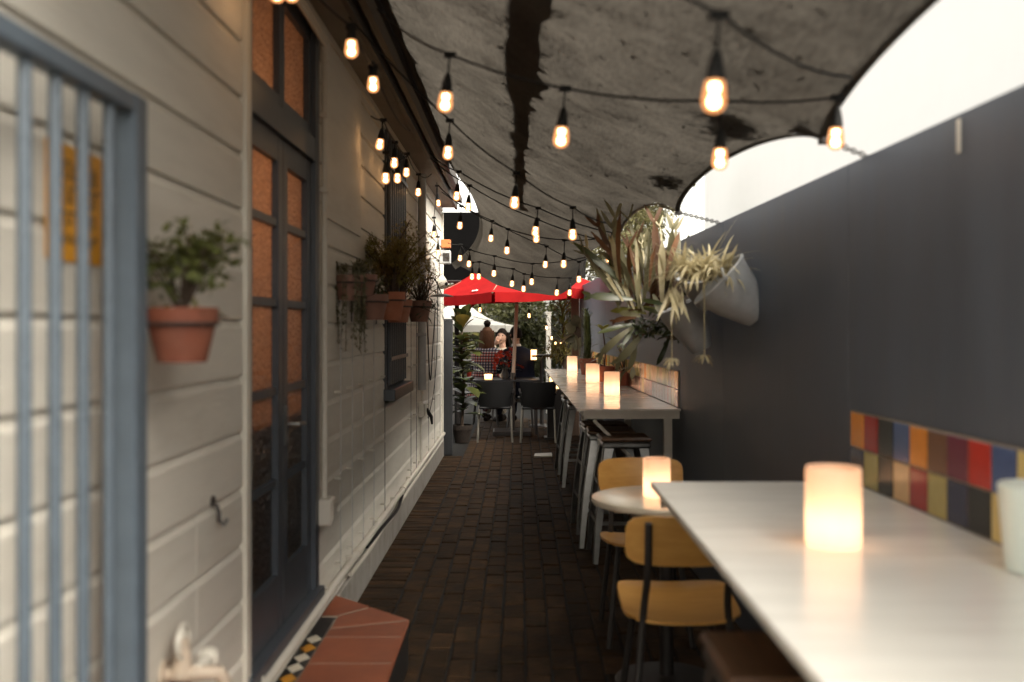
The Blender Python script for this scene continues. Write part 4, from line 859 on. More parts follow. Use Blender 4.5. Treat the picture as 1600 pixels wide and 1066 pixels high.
def head(parent, c, face, hair_m, r=.098):
    "skull with neck, ears, nose, eyes; face = direction it looks"
    M_ = frame(c, (0, 0, 1), face); mb = MB(); vs = []; nl, ns = 14, 20; fs = []
    for i in range(nl + 1):
        ph = math.pi * i / nl; z = math.cos(ph)
        for k in range(ns):
            a = 2 * math.pi * k / ns; x = math.sin(ph) * math.cos(a); y = math.sin(ph) * math.sin(a)
            jaw = 1 - .28 * max(0, -z) ; nose = .20 * math.exp(-((a if a < math.pi else a - 2 * math.pi) / .22) ** 2 - ((z + .15) / .2) ** 2)
            vs.append(M_ @ Vector((x * r * (1.0 + nose) * (1 if x < 0 else .95), y * r * .80 * jaw, z * r * 1.22)))
    for i in range(nl):
        for k in range(ns): fs.append((i * ns + k, i * ns + (k + 1) % ns, (i + 1) * ns + (k + 1) % ns, (i + 1) * ns + k))
    mb.add(vs, fs); mb.tube([M_ @ Vector((-.015, 0, -.06)), M_ @ Vector((-.02, 0, -.20))], [.048, .055], 12)
    for s in (-1, 1): mb.tube([M_ @ Vector((-.01, s * r * .78, .02)), M_ @ Vector((-.02, s * r * .9, -.01)), M_ @ Vector((-.012, s * r * .8, -.035))], [.008, .014, .007], 6)
    mb.build('head', MAT['skin'], parent, True); ey = MB()
    for s in (-1, 1): ey.lathe([(0, .011), (.009, .006), (.011, 0)], 8, frame(M_ @ Vector((r * .86, s * .034, .012)), M_.to_3x3() @ Vector((1, 0, 0))))
    ey.tube([M_ @ Vector((r * .86, -.026, -.062)), M_ @ Vector((r * .90, 0, -.064)), M_ @ Vector((r * .86, .026, -.062))], .006, 6); ey.build('features', MAT['hair_dark'], parent); return M_
def hair_cap(parent, M_, m, r=.098, down=.0, name='hair', back=.0):
    mb = MB(); vs = []; fs = []; nl, ns = 10, 22; rows = 0
    for i in range(nl + 1):
        ph = math.pi * .62 * i / nl
        for k in range(ns):
            a = 2 * math.pi * k / ns; fr_ = max(0, math.cos(a)); p_ = ph * (1 - .42 * fr_); wob = 1.10 + .03 * math.sin(a * 9 + i); vs.append(M_ @ Vector((math.sin(p_) * math.cos(a) * r * wob - .008, math.sin(p_) * math.sin(a) * r * .84 * wob, math.cos(p_) * r * 1.24 * 1.06)))
    for i in range(nl):
        for k in range(ns): fs.append((i * ns + k, i * ns + (k + 1) % ns, (i + 1) * ns + (k + 1) % ns, (i + 1) * ns + k))
    mb.add(vs, fs)
    if down > 0:
        for k in range(46):
            a = lerp(1.6, 4.68, k / 45); s = Vector((math.cos(a) * r * 1.05, math.sin(a) * r * .92, .0)); L_ = down * rnd.uniform(.8, 1.05); e = Vector((s.x * 1.15 - .02, s.y * 1.35 + rnd.uniform(-.012, .012), -L_)); mb.tube([M_ @ (s + Vector((.01, 0, .06))), M_ @ (s * 1.06 + Vector((-.012, 0, -L_ * .35))), M_ @ e], [.016, .020, .006], 5)
    return mb.build(name, MAT[m], parent, True)
def garment(name, rings, m, parent, n=20, hollow=True):
    "rings: centre, half width, half depth"
    mb = MB(); vs = []
    for c_, w, d in rings:
        for k in range(n):
            a = 2 * math.pi * k / n; ca, sa = math.cos(a), math.sin(a); vs.append(Vector(c_) + Vector((w * abs(ca) ** .8 * (1 if ca > 0 else -1), d * abs(sa) ** .85 * (1 if sa > 0 else -1), 0)))
    mb.add(vs, [(i * n + k, i * n + (k + 1) % n, (i + 1) * n + (k + 1) % n, (i + 1) * n + k) for i in range(len(rings) - 1) for k in range(n)]); return mb.build(name, MAT[m], parent, True)
def sitter(label, loc, rz, cloth, hair, lean=0.0, hair_down=0.0, bun=False, arms=None, skirt=False, sleeve=None):
    t = thing('person', label, 'person', loc, None, rz)    # sits facing local +y, hips at the origin's xy, seat at z .47
    H = .50; sh = H + .55; ly = lean
    V = [(0, 0, H, .15, .11), (0, .01 + ly * .3, H + .18, .135, .10), (0, .0 + ly * .7, H + .40, .165, .115), (0, ly, sh - .03, .10, .085), (0, ly + .01, sh + .07, .05, .05),
         (-.09, .05, H - .01, .10, .095), (-.12, .42, H + .0, .075, .07), (-.12, .44, .10, .045, .045), (.09, .05, H - .01, .10, .095), (.12, .42, H, .075, .07), (.12, .44, .10, .045, .045),
         (-.185, ly, sh - .04, .062, .062), (.185, ly, sh - .04, .062, .062)]
    E = [(0, 1), (1, 2), (2, 3), (3, 4), (0, 5), (5, 6), (6, 7), (0, 8), (8, 9), (9, 10), (3, 11), (3, 12)]; wr = []
    for s, q in ((-1, 11), (1, 12)):
        el, wrt = (arms or {}).get(s, ((s * .24, ly + .08, sh - .31), (s * .13, ly + .33, sh - .26))); i = len(V); V.append((*el, .044, .044)); V.append((*wrt, .027, .027)); E += [(q, i), (i, i + 1)]; wr.append((el, wrt, s))
    skin_body('body', V, E, cloth, t)
    for el, w, s in wr: hand(t, w, Vector(w) - Vector(el), (-s, 0, .3))
    for s in (-1, 1): MB().tube([(s * .12, .41, .055), (s * .12, .50, .04), (s * .12, .60, .03)], [.045, .042, .028], 10).build('shoe', MAT['hair_dark'], t, True)
    hc = Vector((0, ly + .03, sh + .235)); M_ = head(t, hc, (0, 1, -.1), hair); hair_cap(t, M_, hair, down=hair_down)
    if bun: MB().lathe([(0, -.05), (.035, -.045), (.056, 0), (.045, .035), (0, .055)], 14, Matrix.Translation(hc + Vector((.01, -.04, .165)))).build('hair_bun', MAT[hair if hair != 'hair_brown' else 'hair_dark'], t, True)
    return t
t = sitter('person with long brown hair in a bun and a plaid dress, seen from behind', P(761, 600, 14.7) * Vector((1, 1, 0)) if False else Vector((P(759, 600, 14.7).x, 14.7, .03)), R(-12), 'plaid', 'hair_brown', .06, .30, True)
garment('dress', [((0, -.0, .36), .30, .24), ((0, -.0, .50), .275, .225), ((0, .0, .68), .20, .16), ((0, .01, .80), .185, .14), ((0, .03, .97), .215, .145), ((0, .05, 1.06), .20, .12), ((0, .06, 1.10), .11, .085)], 'plaid', t)
t = sitter('person in a dark navy jacket turned to the left beside the pole', Vector((P(813, 600, 14.3).x, 14.3, .03)), R(28), 'navy_cloth', 'hair_dark', .12, 0, False)
garment('jacket', [((0, -.01, .44), .25, .20), ((0, .01, .62), .225, .18), ((0, .05, .80), .23, .17), ((0, .09, .97), .25, .165), ((0, .11, 1.07), .20, .13), ((0, .125, 1.12), .09, .08)], 'navy_cloth', t)
garment('shirt_collar', [((0, .125, 1.10), .075, .07), ((0, .13, 1.155), .065, .062)], 'canvas_white', t)
t = sitter('person in a pale top facing the camera with hand raised to the mouth', Vector((P(787, 600, 15.6).x, 15.6, .0)), R(165), 'cream_cloth', 'hair_dark', .06, .16, False, arms={1: ((.25, .16, .80), (.06, .24, 1.16)), -1: ((-.25, .1, .74), (-.1, .34, .80))})
for lab, (x, y) in {'dark stool under the person in the plaid dress': (P(759, 600, 14.7).x, 14.68), 'dark stool under the person in the navy jacket': (P(813, 600, 14.3).x, 14.28), 'dark stool under the person in the pale top': (P(787, 600, 15.6).x, 15.6)}.items():
    t = thing('low_stool', lab, 'stool', (x, y, 0), 'dark low stools'); MB().box(-.19, .19, -.19, .19, .36, .40, .01).build('seat', MAT['dark_steel'], t)
    for sx in (-1, 1):
        for sy in (-1, 1): MB().tube([(sx * .18, sy * .18, 0), (sx * .15, sy * .15, .359)], .014, 8).build('leg', MAT['dark_steel'], t, True)

# ------------------------------------------------------------------ plants along the right wall and at the far end
def leafobj(parent, m, base, d, up, L, W, **k):
    mb = MB().leaf((0, 0, 0), d, up, L, W, **k); o = mb.build(k.pop('nm', 'leaf') if False else 'leaf', MAT[m], parent, True); o.location = Vector(base) - Vector(parent.location); return o
r = random.Random(11)
# galvanised half buckets
def bucket(label, c, tilt, rr, hh, m):
    t = thing('wall_bucket', label, 'bucket', c); M_ = Matrix.Rotation(tilt[1], 4, 'Y') @ Matrix.Rotation(tilt[0], 4, 'X')
    mb = MB(); mb.lathe([(0, -hh), (rr * .40, -hh), (rr * .46, -hh + .012), (rr * .80, -hh * .45), (rr, 0), (rr * 1.04, .0), (rr * 1.04, .012), (rr * .97, .012), (rr * .95, 0), (rr * .74, -hh * .45), (rr * .40, -hh + .03), (0, -hh + .03)], 32, M_); mb.build('bucket', MAT[m], t, True)
    ring = [M_ @ Vector((math.cos(a) * rr * 1.02, math.sin(a) * rr * 1.02, .008)) for a in [k * math.pi / 14 for k in range(29)]]; MB().tube(ring, .007, 6, False).build('rolled_rim', MAT[m], t, True)
    MB().lathe([(0, -.03), (rr * .9, -.035)], 20, M_).build('soil', MAT['soil'], t, True)
    for s in (-1, 1): MB().tube([M_ @ Vector((0, s * rr * 1.0, -.02)), M_ @ Vector((0, s * rr * 1.08, .02)), M_ @ Vector((.02, s * rr * 1.05, .05))], .006, 6).build('lug', MAT[m], t, True)
    return t
B1 = Vector((WX(4.45) - .155, 4.45, 1.63))
tb = bucket('pale galvanised bucket tilted on the dark wall holding the spider plant', B1, (R(0), R(-47)), .145, .235, 'galv_pale')
B2 = Vector((WX(5.2) - .18, 5.2, 1.53)); bucket('dull galvanised bucket lower on the wall behind the spider plant', B2, (0, R(-25)), .13, .25, 'galv_pale')
bucket('dark mouthed galvanised bucket left of the spider plant', Vector((P(1093, 425, 4.95).x, 4.95, P(1093, 425, 4.95).z)), (R(28), R(-20)), .12, .20, 'galv_pale')
t = thing('spider_plant', 'straw coloured spider plant spilling from the pale galvanised bucket', 'plant', B1 + Vector((-.055, -.01, .015))); mb = MB()
for i in range(240):
    a = r.uniform(0, 6.28); d = Vector((math.cos(a) * .9 - .35, math.sin(a) * .8 - .25, r.uniform(.5, 2.0))); mb.leaf(Vector((r.gauss(-.02, .055), r.gauss(0, .05), r.uniform(-.02, .02))), d, (0, 0, 1), r.uniform(.12, .26), r.uniform(.009, .018), r.uniform(.4, 2.0), 6, .35)
for x0, y0, x1, z1 in ((-.17, 0, -.33, .05), (.06, .0, .13, .30)):
    mb.leaf((0, y0, .02), (x1, 0, z1 + .05), (0, 0, 1), .30, .014, .25, 6, .4)
for x0, y0, dz in ((-.17, -.06, -.36), (-.035, -.10, -.345)):
    pth = smooth_path([(x0 * .5, y0 * .6, .02), (x0 * .95, y0, .03), (x0, y0, -.1), (x0, y0, dz)], 6); mb.tube(pth, .0022, 4)
    for k in range(16):
        a = r.uniform(0, 6.28); mb.leaf((x0, y0, dz), (math.cos(a), math.sin(a), r.uniform(-.5, .35)), (0, 0, 1), r.uniform(.04, .08), .009, .8, 4)
for k in range(14): mb.leaf((-.16 + r.gauss(0, .02), -.06, -.05), (r.gauss(0, .3), r.gauss(0, .3), -1), (0, 1, 0), r.uniform(.08, .20), .016, .3, 4)
mb.build('foliage', MAT['leaf_spider'], t)
# staghorn fern
S = Vector((.76, 5.75, 1.60)); t = thing('staghorn_fern', 'large staghorn fern with upright straps mounted on the dark wall', 'fern', S)
def frond(base, d, L, W, m, bend, twist, fork):
    mb = MB(); mb.leaf((0, 0, 0), d, (r.uniform(-.6, .6), -1, .4), L, W, bend, 6, .66, .2, .35, twist)
    if fork:
        e = Vector(mb.v[-2]); dd = (e - Vector(mb.v[-5])).normalized(); sdv = dd.cross(Vector((0, -1, .3))).normalized()
        for q in (-1, 1): mb.leaf(e - dd * .02, dd + sdv * q * r.uniform(.3, .6), (0, -1, .4), L * r.uniform(.2, .38), W * .55, r.uniform(0, .6), 4, .35, .15, .2)
    o = mb.build('frond', MAT[m], t, True); o.location = base
pick = lambda: r.choice(['leaf_staghorn', 'leaf_staghorn', 'leaf_staghorn', 'leaf_brown', 'leaf_brown', 'leaf_spider', 'leaf_fig'])
for i in range(72):
    x = r.uniform(-.20, .16); frond((x, r.uniform(-.16, .14), r.uniform(-.10, .10)), (x * 2.0 + r.uniform(-.25, .22), r.uniform(-.45, .3), r.uniform(.7, 1.2)), r.uniform(.20, .46), r.uniform(.016, .045), pick(), r.uniform(-.3, .9), r.uniform(-.9, .9), r.random() < .45)
for i in range(30):
    a = r.uniform(2.0, 5.4); frond((r.uniform(-.12, .16), r.uniform(-.14, .1), r.uniform(-.24, .04)), (math.cos(a), math.sin(a) * .7, r.uniform(-.6, .5)), r.uniform(.10, .24), r.uniform(.016, .045), r.choice(['leaf_staghorn', 'leaf_lime', 'leaf_brown', 'leaf_fig', 'leaf_dark']), r.uniform(.2, 1.4), r.uniform(-.6, .6), r.random() < .4)
frond((-.10, -.05, .02), (-1.0, -.2, .85), .46, .05, 'leaf_fig', .1, .2, False); frond((-.12, -.08, .10), (-1.0, -.1, 1.1), .36, .028, 'leaf_brown', -.2, .2, False); frond((-.12, -.12, -.02), (-1, -.3, .12), .26, .05, 'leaf_fig', .25, .1, True)
for q in ((-.12, -.30, -.18, .26, .042), (-.06, -.2, -.22, .24, .05)):
    frond((q[0], q[1] * .3, q[2]), (q[0] * 2.5, -.3, -.15), q[3], q[4], 'leaf_staghorn', 1.3, .3, True)
bush(t, (.05, -.05, -.12), 60, .26, -.05, .05, .02, 'leaf_dark', 31, .08, stems=12, dens=4)
MB().box(.10, .16, -.14, .14, -.25, .10, .01).build('backing_board', MAT['bark'], t)
# pots standing on the far bar table
def table_pot(label, px, d, rr, hh, m='terracotta', mk=None):
    c = Vector(((px - VX) * d / F, d, TZ + .0015)); t = thing('potted_plant', label, 'potted plant', c, 'plants on the far bar table'); pot(t, (0, 0, 0), rr, hh, m); return t, c
t, c = table_pot('terracotta pot with tall columnar cactus on the far bar table', 918, 10.6, .095, .17)
mb = MB(); mb.tube([(0, 0, .13), (.0, 0, .35), (-.01, 0, .62), (-.02, 0, .70)], [.035, .042, .036, .01], 10)
for i in range(240):
    zz = r.uniform(.16, .69); a = r.uniform(0, 6.28); mb.leaf((math.cos(a) * .035 - .012 * zz, math.sin(a) * .035, zz), (math.cos(a), math.sin(a), .9), (0, 0, 1), .05, .012, .2, 2)
mb.build('stem', MAT['leaf_fig'], t); bush(t, (0, 0, .14), 60, .14, .06, .07, .010, 'leaf_succulent', 41, .05, stems=14, dens=4)
t, c = table_pot('terracotta pot with a yellow tipped cane plant on the far bar table', 944, 9.2, .10, .14)
for a in range(6):
    d = Vector((math.cos(a * 1.05), math.sin(a * 1.05), 1.1)); leafobj(t, 'leaf_lime', c + Vector((-.01, 0, .47)), d, (-d.x, -d.y, 1), .12, .045, bend=.5, segs=4)
for zz, a in ((.20, 3.3), (.24, .3), (.30, 4.4), (.34, 2.6), (.40, .8), (.17, 5.4)): leafobj(t, 'leaf_fig', c + Vector((0, 0, zz)), (math.cos(a), math.sin(a), .35), (0, 0, 1), .15, .04, bend=.9, segs=5)
MB().tube([(0, 0, .10), (.012, 0, .28), (-.01, 0, .47)], .007, 6).build('cane', MAT['bark'], t, True)
t, c = table_pot('terracotta pot with twiggy seedling nearest on the far bar table', 975, 8.6, .095, .125)
bush(t, (0, 0, .1), 40, .10, .30, .05, .014, 'leaf_fern', 45, stems=9, dens=2); bush(t, (.05, 0, .1), 60, .08, .10, .03, .02, 'leaf_dark', 46, stems=8, dens=4)
t, c = table_pot('dark pot with drooping strap leaves at the wall on the far bar table', 1003, 8.25, .085, .12, 'brown_pot')
for k in range(12):
    a = r.uniform(0, 6.28); leafobj(t, 'leaf_staghorn' if k % 3 else 'leaf_dark', c + Vector((0, 0, .11)), (math.cos(a) * .6, math.sin(a) * .6, 1.0), (-math.cos(a), -math.sin(a), 1), r.uniform(.3, .5), r.uniform(.04, .08), bend=r.uniform(1.6, 2.8), segs=8, shape=.6, tip=.25)
# timber post ending the wall, lime tree plant, hanging staghorn
t = thing('timber_post', 'brown timber post where the dark wall ends', 'post', (.735, 13.12, 0)); MB().box(-.055, .045, -.05, .05, 0, 1.93, .004).build('post', MAT['timber_post'], t); MB().box(-.06, .05, -.055, .055, 1.931, 1.945).build('cap', MAT['timber_post'], t)
c = Vector((P(880, 500, 13.6).x, 13.6, 0)); t = thing('lime_dracaena', 'yellow green spiky leaved shrub left of the timber post', 'plant', c); pot(t, (0, 0, 0), .19, .34)
for i in range(150):
    zz = r.uniform(1.22, 1.72); a = r.uniform(0, 6.28); e = r.uniform(0, .10); d = Vector((math.cos(a), math.sin(a), r.uniform(.2, 1.6))); leafobj(t, 'leaf_lime', c + Vector((math.cos(a) * e, math.sin(a) * e, zz)), d, (-d.x, -d.y, 1), r.uniform(.15, .27), r.uniform(.018, .03), bend=r.uniform(.2, .9), segs=4, shape=.4)
MB().tube([(0, 0, .3), (.02, 0, .8), (0, 0, 1.5)], [.03, .024, .018], 8).build('trunk', MAT['bark'], t, True); bush(t, (0, 0, .9), 130, .30, .40, .10, .02, 'leaf_fern', 51, stems=14, dens=4); bush(t, (0, 0, .3), 130, .30, .60, .12, .03, 'leaf_dark', 52, stems=14, dens=4)
c = P(903, 520, 12.9); t = thing('elkhorn_plaque', 'grey green elkhorn shield fern hung on the timber post', 'fern', c)
for k in range(7):
    a = k * .9; leafobj(t, 'leaf_staghorn', c + Vector((math.cos(a) * .03, -.04, math.sin(a) * .08)), (math.cos(a) * .8, -.5, math.sin(a) * .8), (0, -1, .2), .17, .15, bend=.5, segs=5)
for k in range(7): leafobj(t, 'leaf_staghorn', c + Vector((-.03, -.04, -.03)), (r.uniform(-1.2, .1), -.3, r.uniform(-.8, .1)), (0, 0, 1), r.uniform(.2, .4), .035, bend=.8, segs=5, tip=.2)
MB().box(-.04, .06, -.01, .03, -.14, .12).build('backing_board', MAT['bark'], t)
# fiddle leaf fig behind the post
c = Vector((P(722, 500, 12.3).x, 12.3, 0)); t = thing('fiddle_leaf_fig', 'fiddle leaf fig with big leathery leaves behind the grey post', 'plant', c); pot(t, (0, 0, 0), .13, .22, 'soil')
MB().tube([(0, 0, .2), (.02, 0, .7), (-.01, 0, 1.2), (.01, 0, 1.5)], [.018, .016, .013, .008], 8).build('stem', MAT['bark'], t, True)
for i in range(64):
    zz = .35 + 1.17 * (i / 63); a = i * 2.4; up = .35 + 1.3 * (zz > 1.35); d = Vector((math.cos(a) * (.8 if zz < 1.4 else .5), math.sin(a) * .8, up + r.uniform(-.3, .3))); leafobj(t, 'leaf_fig_yellow' if (zz > 1.33 and i % 2) else ('leaf_fig' if r.random() < .6 else 'leaf_dark'), c + Vector((0, 0, zz)), d, (-d.x, -d.y, 1.2), r.uniform(.22, .34), r.uniform(.14, .21), bend=r.uniform(.2, 1.0), segs=5, shape=.6, fold=.22)
# wall end clutter: security camera, plate, box, fascia
t = thing('security_camera', 'white dome security camera at the far end of the house wall', 'camera', P(690, 442, 10.4)); MB().lathe([(0, .06), (.05, .055), (.066, .02), (.066, -.015), (.05, -.055), (0, -.07)], 20, Matrix.Rotation(R(65), 4, 'Y')).build('dome', MAT['white_plastic'], t, True)
MB().lathe([(0, .0), (.02, 0), (.02, .012), (0, .014)], 12, frame((.045, -.035, -.012), (.6, -.7, -.25))).build('lens', MAT['black_plastic'], t, True); MB().tube([(0, 0, .0), (-.09, .02, .02)], .03, 10).build('arm', MAT['white_plastic'], t, True)
t = thing('junction_box', 'grey wall box above the dome camera', 'box', P(697, 402, 10.6)); MB().box(-.07, .05, -.05, .05, -.07, .07, .006).build('box', MAT['galv_pale'], t); MB().box(-.03, .04, -.052, -.0505, -.05, .04).build('cover', MAT['dark_steel'], t)
t = thing('orange_bracket', 'orange painted timber end block near the junction box', 'timber', P(697, 397, 10.9) + Vector((0, 0, .10))); MB().box(-.05, .05, -.05, .05, -.035, .055, .004).build('block', MAT['orange_paint'], t); MB().tube([(-.05, .1, .05), (-.13, .0, .66)], .022, 4).build('barge_strip', MAT['orange_paint'], t)
c = P(690, 463, 8.9); t = thing('black_lamp_shade', 'flat dark saucer lamp shade sticking out near the last pot', 'lamp', c); MB().lathe([(0, .022), (.04, .020), (.10, .004), (.108, -.004), (.09, .0), (0, .012)], 26).build('shade', MAT['dark_steel'], t, True)
MB().tube(smooth_path([(-.18, .1, .0), (-.15, .06, .14), (-.07, .03, .16), (0, 0, .02)], 6), .006, 6).build('arm', MAT['dark_steel'], t, True)
t = thing('flood_light', 'black floodlight high on the wall under the eave end', 'lamp', P(672, 272, 9.0)); MB().box(-.035, .06, -.05, .05, -.05, .05, .01, Matrix.Rotation(R(20), 4, 'Z')).build('housing', MAT['black_plastic'], t); MB().tube([(-.03, 0, 0), (-.12, .0, .02)], .012, 8).build('arm', MAT['black_plastic'], t, True); MB().box(-.03, .055, -.055, -.0515, -.04, .04).build('lens', MAT['galv'], t)
# dark blind beyond the wall end, boarded screen behind
t = thing('dark_awning', 'black roof blind beyond the end of the house wall', 'awning', (-1.15, 13.4, 0)); MB().box(-.9, .68, -.03, .03, 2.05, 2.97, .01).build('blind', mat('black_canvas', (.0035, .0035, .0035), .95, spec=.05), t); MB().tube([(-.9, 0, 2.05), (.68, 0, 2.05)], .03, 8).build('roller_bar', MAT['dark_steel'], t, True)
for x in (-.85, .30): MB().box(x - .03, x + .03, .032, .09, 0, 2.96).build('post', MAT['black_plastic'], t)

t = thing('added_shade_cloth', 'added dark cloth darkening the far seating beyond the umbrella', 'shade sail', (-.9, 16.8, 2.85)); mb = MB()  # cloth added overhead, out of sight, to darken the far end
vs = [(lerp(-2.4, 1.75, i / 12), lerp(-2.3, 1.0, j / 12), .05 - .10 * math.sin(math.pi * i / 12) * math.sin(math.pi * j / 12)) for j in range(13) for i in range(13)]
mb.add(vs, [(j * 13 + i, j * 13 + i + 1, j * 13 + i + 14, j * 13 + i + 13) for j in range(12) for i in range(12)]); mb.build('cloth', MAT['hem_cloth'], t, True)
for x, y in ((-2.4, -2.3), (1.75, -2.3), (1.75, 1.0), (-2.4, 1.0)): MB().tube([(x, y, .06), (x, y, -2.85)], .035, 8).build('mast', MAT['dark_steel'], t, True)
# ------------------------------------------------------------------ beyond: white tent, post, trees
t = thing('white_tent', 'white canvas tent roof behind the seated people', 'tent', (-1.15, 19, 0)); hw = 1.05; ez, pz = 1.34, 2.0; rim2 = [(-hw, -hw), (hw, -hw), (hw, hw), (-hw, hw)]; mb = MB()
for k in range(4):
    a = Vector((*rim2[k], ez + .12)); b = Vector((*rim2[(k + 1) % 4], ez + .12)); vs = []
    for i in range(7):
        for j in range(7): q = i / 6; e = lerp(a, b, j / 6); p = lerp(Vector((0, 0, pz)), e, q); p.z -= .12 * math.sin(math.pi * q); vs.append(p)
    mb.add(vs, [(i * 7 + j, i * 7 + j + 1, i * 7 + j + 8, i * 7 + j + 7) for i in range(6) for j in range(6)]); mb.add([a, b, b - Vector((0, 0, .12)), a - Vector((0, 0, .12))], [(0, 1, 2, 3)])
mb.build('canopy', MAT['canvas_white'], t)
for x, y in rim2: MB().tube([(x, y, 0), (x, y, ez + .12)], .02, 8).build('leg', MAT['aluminium'], t, True)
t = thing('white_post', 'slim white post before the hedge', 'post', (P(857, 500, 16.5).x, 16.5, 0)); MB().box(-.04, .04, -.04, .04, 0, 1.66, .004).build('post', MAT['canvas_white'], t); MB().box(-.05, .05, -.05, .05, 1.661, 1.68).build('cap', MAT['canvas_white'], t)
def tree(name, label, c, h, rad, m, seed, n=5200, ll=.16, lw=.09, trunk_h=.4, group='trees beyond the alley', zs=1.0):
    r = random.Random(seed); c = Vector(c); t = thing(name, label, 'tree', c, group); tr = MB(); cr = MB(); base = h * trunk_h
    tr.tube(smooth_path([(0, 0, 0), (.05 * h, .02, base * .6), (0, 0, base), (.03 * h, .04, h * .75)], 4), [lerp(.020 * h, .006 * h, k / 12) for k in range(13)], 8); cl = []
    for i in range(26):
        a = r.uniform(0, 6.28); e = r.uniform(.2, .85); q = Vector((math.cos(a) * rad * e, math.sin(a) * rad * e, lerp(base * .7, h, r.random()) )); cl.append((q, rad * r.uniform(.22, .42)))
        if i < 12: tr.tube(smooth_path([(0, 0, min(base, q.z * .8)), q * .55 + Vector((0, 0, .25 * h * .5)), q], 4), [lerp(.014 * h, .003 * h, k / 8) for k in range(9)], 5)
    for i in range(n):
        q, s = r.choice(cl); d = Vector((r.gauss(0, 1), r.gauss(0, 1), r.gauss(0, .8) * zs)).normalized(); p = q + d * s * r.uniform(.45, 1.05); cr.leaf(p, Vector((d.x + r.gauss(0, .6), d.y + r.gauss(0, .6), d.z + r.gauss(-.2, .5))), (r.gauss(0, .5), r.gauss(0, .5), 1), ll * r.uniform(.6, 1.3), lw * r.uniform(.6, 1.3), r.uniform(0, .8), 2)
    tr.build('trunk', MAT['bark'], t, True); cr.build('crown', MAT[m], t)
tree('garden_tree', 'dark leafy tree behind the navy jacket', (.35, 20.5, 0), 2.7, 1.25, 'leaf_tree', 61, 6500, .13, .07, .1)
tree('garden_tree', 'dark shrubby tree behind the white post', (1.5, 19.0, 0), 2.4, 1.0, 'leaf_tree', 62, 5200, .13, .07, .1)
tree('garden_tree', 'low dark tree behind the white tent', (-.9, 24.0, 0), 2.6, 1.7, 'leaf_tree', 63, 5200, .16, .08, .1)
tree('olive_tree', 'pale olive tree rising above the dark wall beside the white house', (2.85, 25.0, 0), 7.2, 1.25, 'leaf_tree_pale', 64, 9000, .13, .05, .3)
tree('olive_tree', 'pale leafy tree behind the staghorn fern above the wall', (2.1, 18.0, 0), 4.3, .95, 'leaf_tree_pale', 65, 8000, .11, .05, .2)
tree('olive_tree', 'pale tree showing in the small gap over the far wall', (1.5, 16.2, 0), 2.9, .75, 'leaf_tree_pale', 66, 4500, .09, .045, .3)
tree('added_shade_tree', 'dense unseen tree added behind the house corner to shade the far end', (-2.9, 14.3, 0), 3.6, 1.2, 'leaf_tree', 67, 4200, .16, .10, .05)  # unseen, added to block side light from the left
tree('added_shade_tree', 'dense tree added behind the right wall to shade the far end', (2.35, 15.0, 0), 2.5, .95, 'leaf_tree', 68, 4200, .14, .08, .05)  # added behind the wall to block side light from the right
t = thing('back_fence', 'dark timber fence closing the far garden', 'fence', (0, 26, 0))
for i in range(60): MB().box(-.07, .07, -.012, .012, 0, 1.75 + rnd.uniform(-.02, .02), .003).build('paling', MAT['grey_post'], t, loc=(-4.5 + i * .15, 0, 0))

# ------------------------------------------------------------------ festoon lights
bulb_me = None
def festoon(label, start, nodes, end, rad=.0042, sag=0):
    st_ = P(*start); t = thing('festoon_string', label, 'string lights', st_, 'festoon bulbs over the alley'); pts = [st_]; lamps = []
    for nx, ny, bx_, by_, d in nodes: pts.append(P(nx, ny, d)); lamps.append((P(nx, ny, d), P(bx_, by_, d)))
    pts.append(P(*end)); full = []
    for a, b in zip(pts, pts[1:]):
        L_ = (b - a).length
        for k in range(6): q = k / 6; full.append(lerp(a, b, q) - Vector((0, 0, .05 * L_ * 4 * q * (1 - q) * .6)))
    full.append(pts[-1]); o = MB().tube(full, rad, 6).build('cable', MAT['black_plastic'], t, True); o.location = -st_
    global bulb_me
    for nd, bc in lamps:
        # bulb centre bc, socket above it, lead up to the node
        s = 1.0; topz = bc + (nd - bc).normalized() * .028; sk_top = bc + (nd - bc).normalized() * .088
        m = MB(); ax = (nd - bc).normalized(); M_ = frame(bc, ax)
        m.lathe([(0, .024), (.0165, .024), (.0175, .032), (.0150, .052), (.010, .074), (.005, .084), (0, .084)], 14, M_)
        if (nd - bc).length > .10: m.tube([bc + ax * .08, nd], .0034, 6)
        m.tube([nd - Vector((.018, 0, .002)), nd + Vector((.018, 0, -.002))], .010, 6)
        h = m.build('lamp_holder', MAT['black_plastic'], t, True); h.location = -st_
        b = MB().lathe([(.0165, .026), (.0195, .016), (.0215, .000), (.0228, -.012), (.0205, -.023), (.013, -.031), (0, -.035)], 16, M_).build('bulb', MAT['bulb_glass'], h, True)
        f = MB().lathe([(0, .022), (.009, .020), (.0105, .011), (.006, .003), (.0085, -.004), (.0120, -.013), (.0095, -.022), (0, -.026)], 10, M_).build('filament', MAT['filament'], h, True)
    return t
festoon('nearest festoon string at upper right with one large bulb', (985, -60, 1.8), [(1124, 22, 1116, 148, 1.85)], (1330, 121, 2.62))
festoon('festoon string with four big bulbs crossing the middle of the sail', (590, 15, 3.5), [(703, 85, 696, 158, 3.0), (883, 138, 877, 213, 2.9), (1127, 157, 1125, 247, 2.75), (1309, 152, 1306, 215, 2.7)], (1326, 128, 2.7))
festoon('festoon string from the eave through the dark leaf drift', (540, 20, 4.2), [(703, 188, 700, 238, 4.4), (807, 270, 804, 316, 4.9), (895, 324, 894.6, 366, 5.4), (958, 350, 957.5, 384, 6.0)], (972, 352, 6.1))
festoon('festoon string with bulbs over the red umbrella peak, upper of two', (672, 240, 7.1), [(717, 268, 713.5, 306, 6.5), (841, 325, 836.6, 361, 6.0)], (968, 366, 6.4))
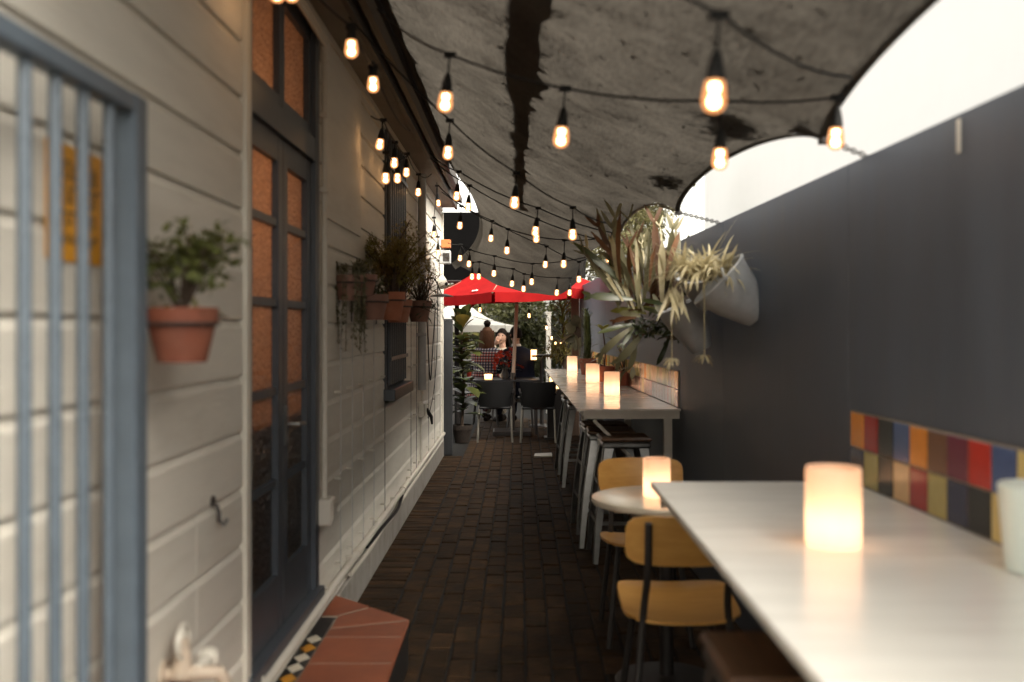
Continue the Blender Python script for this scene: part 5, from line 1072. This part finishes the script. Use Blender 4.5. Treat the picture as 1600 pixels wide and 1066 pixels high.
festoon('festoon string just below, ending behind the fern tips', (672, 247, 7.3), [(734, 290, 731.5, 323, 7.0), (840, 343, 838, 372, 6.8), (955, 378, 952, 404, 7.0)], (982, 372, 7.1))
festoon('festoon string halfway down the alley with three bulbs', (685, 290, 8.1), [(721, 322, 718.5, 352, 7.9), (794, 358, 792, 391, 7.8), (882, 375, 880.7, 412, 7.5)], (940, 372, 7.6))
festoon('festoon string below the halfway one, ending by the wall', (690, 300, 8.7), [(769, 345, 767, 372, 8.4), (854, 385, 852, 413, 8.5), (905, 409, 904.6, 436, 8.7)], (938, 395, 8.7))
festoon('festoon string hanging close above the red umbrella', (722, 382, 9.1), [(734, 390, 732.7, 412, 9.1), (773, 400, 771.7, 427, 9.1), (832, 412, 830.7, 440, 9.0)], (915, 402, 8.9))
festoon('lowest festoon string drooping across the red umbrella', (700, 380, 9.9), [(720, 382, 718.8, 403, 9.7), (738, 410, 737.5, 432, 9.6), (749, 409, 748, 432, 9.6), (802, 420, 800, 443, 9.6), (819, 428, 818, 451, 9.6), (872, 434, 870, 457, 9.6), (891, 434, 890, 457, 9.6)], (912, 430, 9.9))
festoon('festoon string along the left wall before the barred window', (580, 182, 5.0), [(599, 187, 593.5, 225, 5.25), (617, 222, 616, 254, 5.8), (636, 240, 635, 269, 6.5), (654, 272, 653.5, 300, 7.4)], (674, 272, 8.4))
festoon('short festoon loop on the left wall beside the window bars', (597, 190, 5.3), [(603, 238, 602.5, 278, 5.4), (621, 250, 621, 278, 6.1)], (637, 242, 6.5))
festoon('festoon string under the eave above the blue doors', (405, -60, 2.8), [(433, -50, 433, -14, 2.9), (457, -48, 456, -14, 3.0), (549, 42, 549, 75, 3.3), (583, 104, 583, 131, 3.8)], (640, 205, 5.4))
festoon('festoon drop hanging by the end of the house wall', (680, 262, 9.0), [(683, 290, 685, 317, 9.0), (678, 340, 678, 366, 9.1), (684, 370, 684.6, 395, 9.3)], (688, 400, 9.4))
festoon('festoon string under the red umbrella', (700, 465, 12.8), [(750, 465, 749.8, 484, 12.8), (826, 475, 826.6, 493, 12.8)], (880, 470, 12.9))
festoon('farthest festoon string in front of the hedge', (740, 495, 16.0), [(789, 503, 789.5, 523, 16.0), (854, 493, 854, 512, 16.0), (862, 508, 862, 528, 16.0), (868, 517, 868, 537, 16.0), (876, 517, 875.5, 537, 16.0)], (895, 500, 16.0))
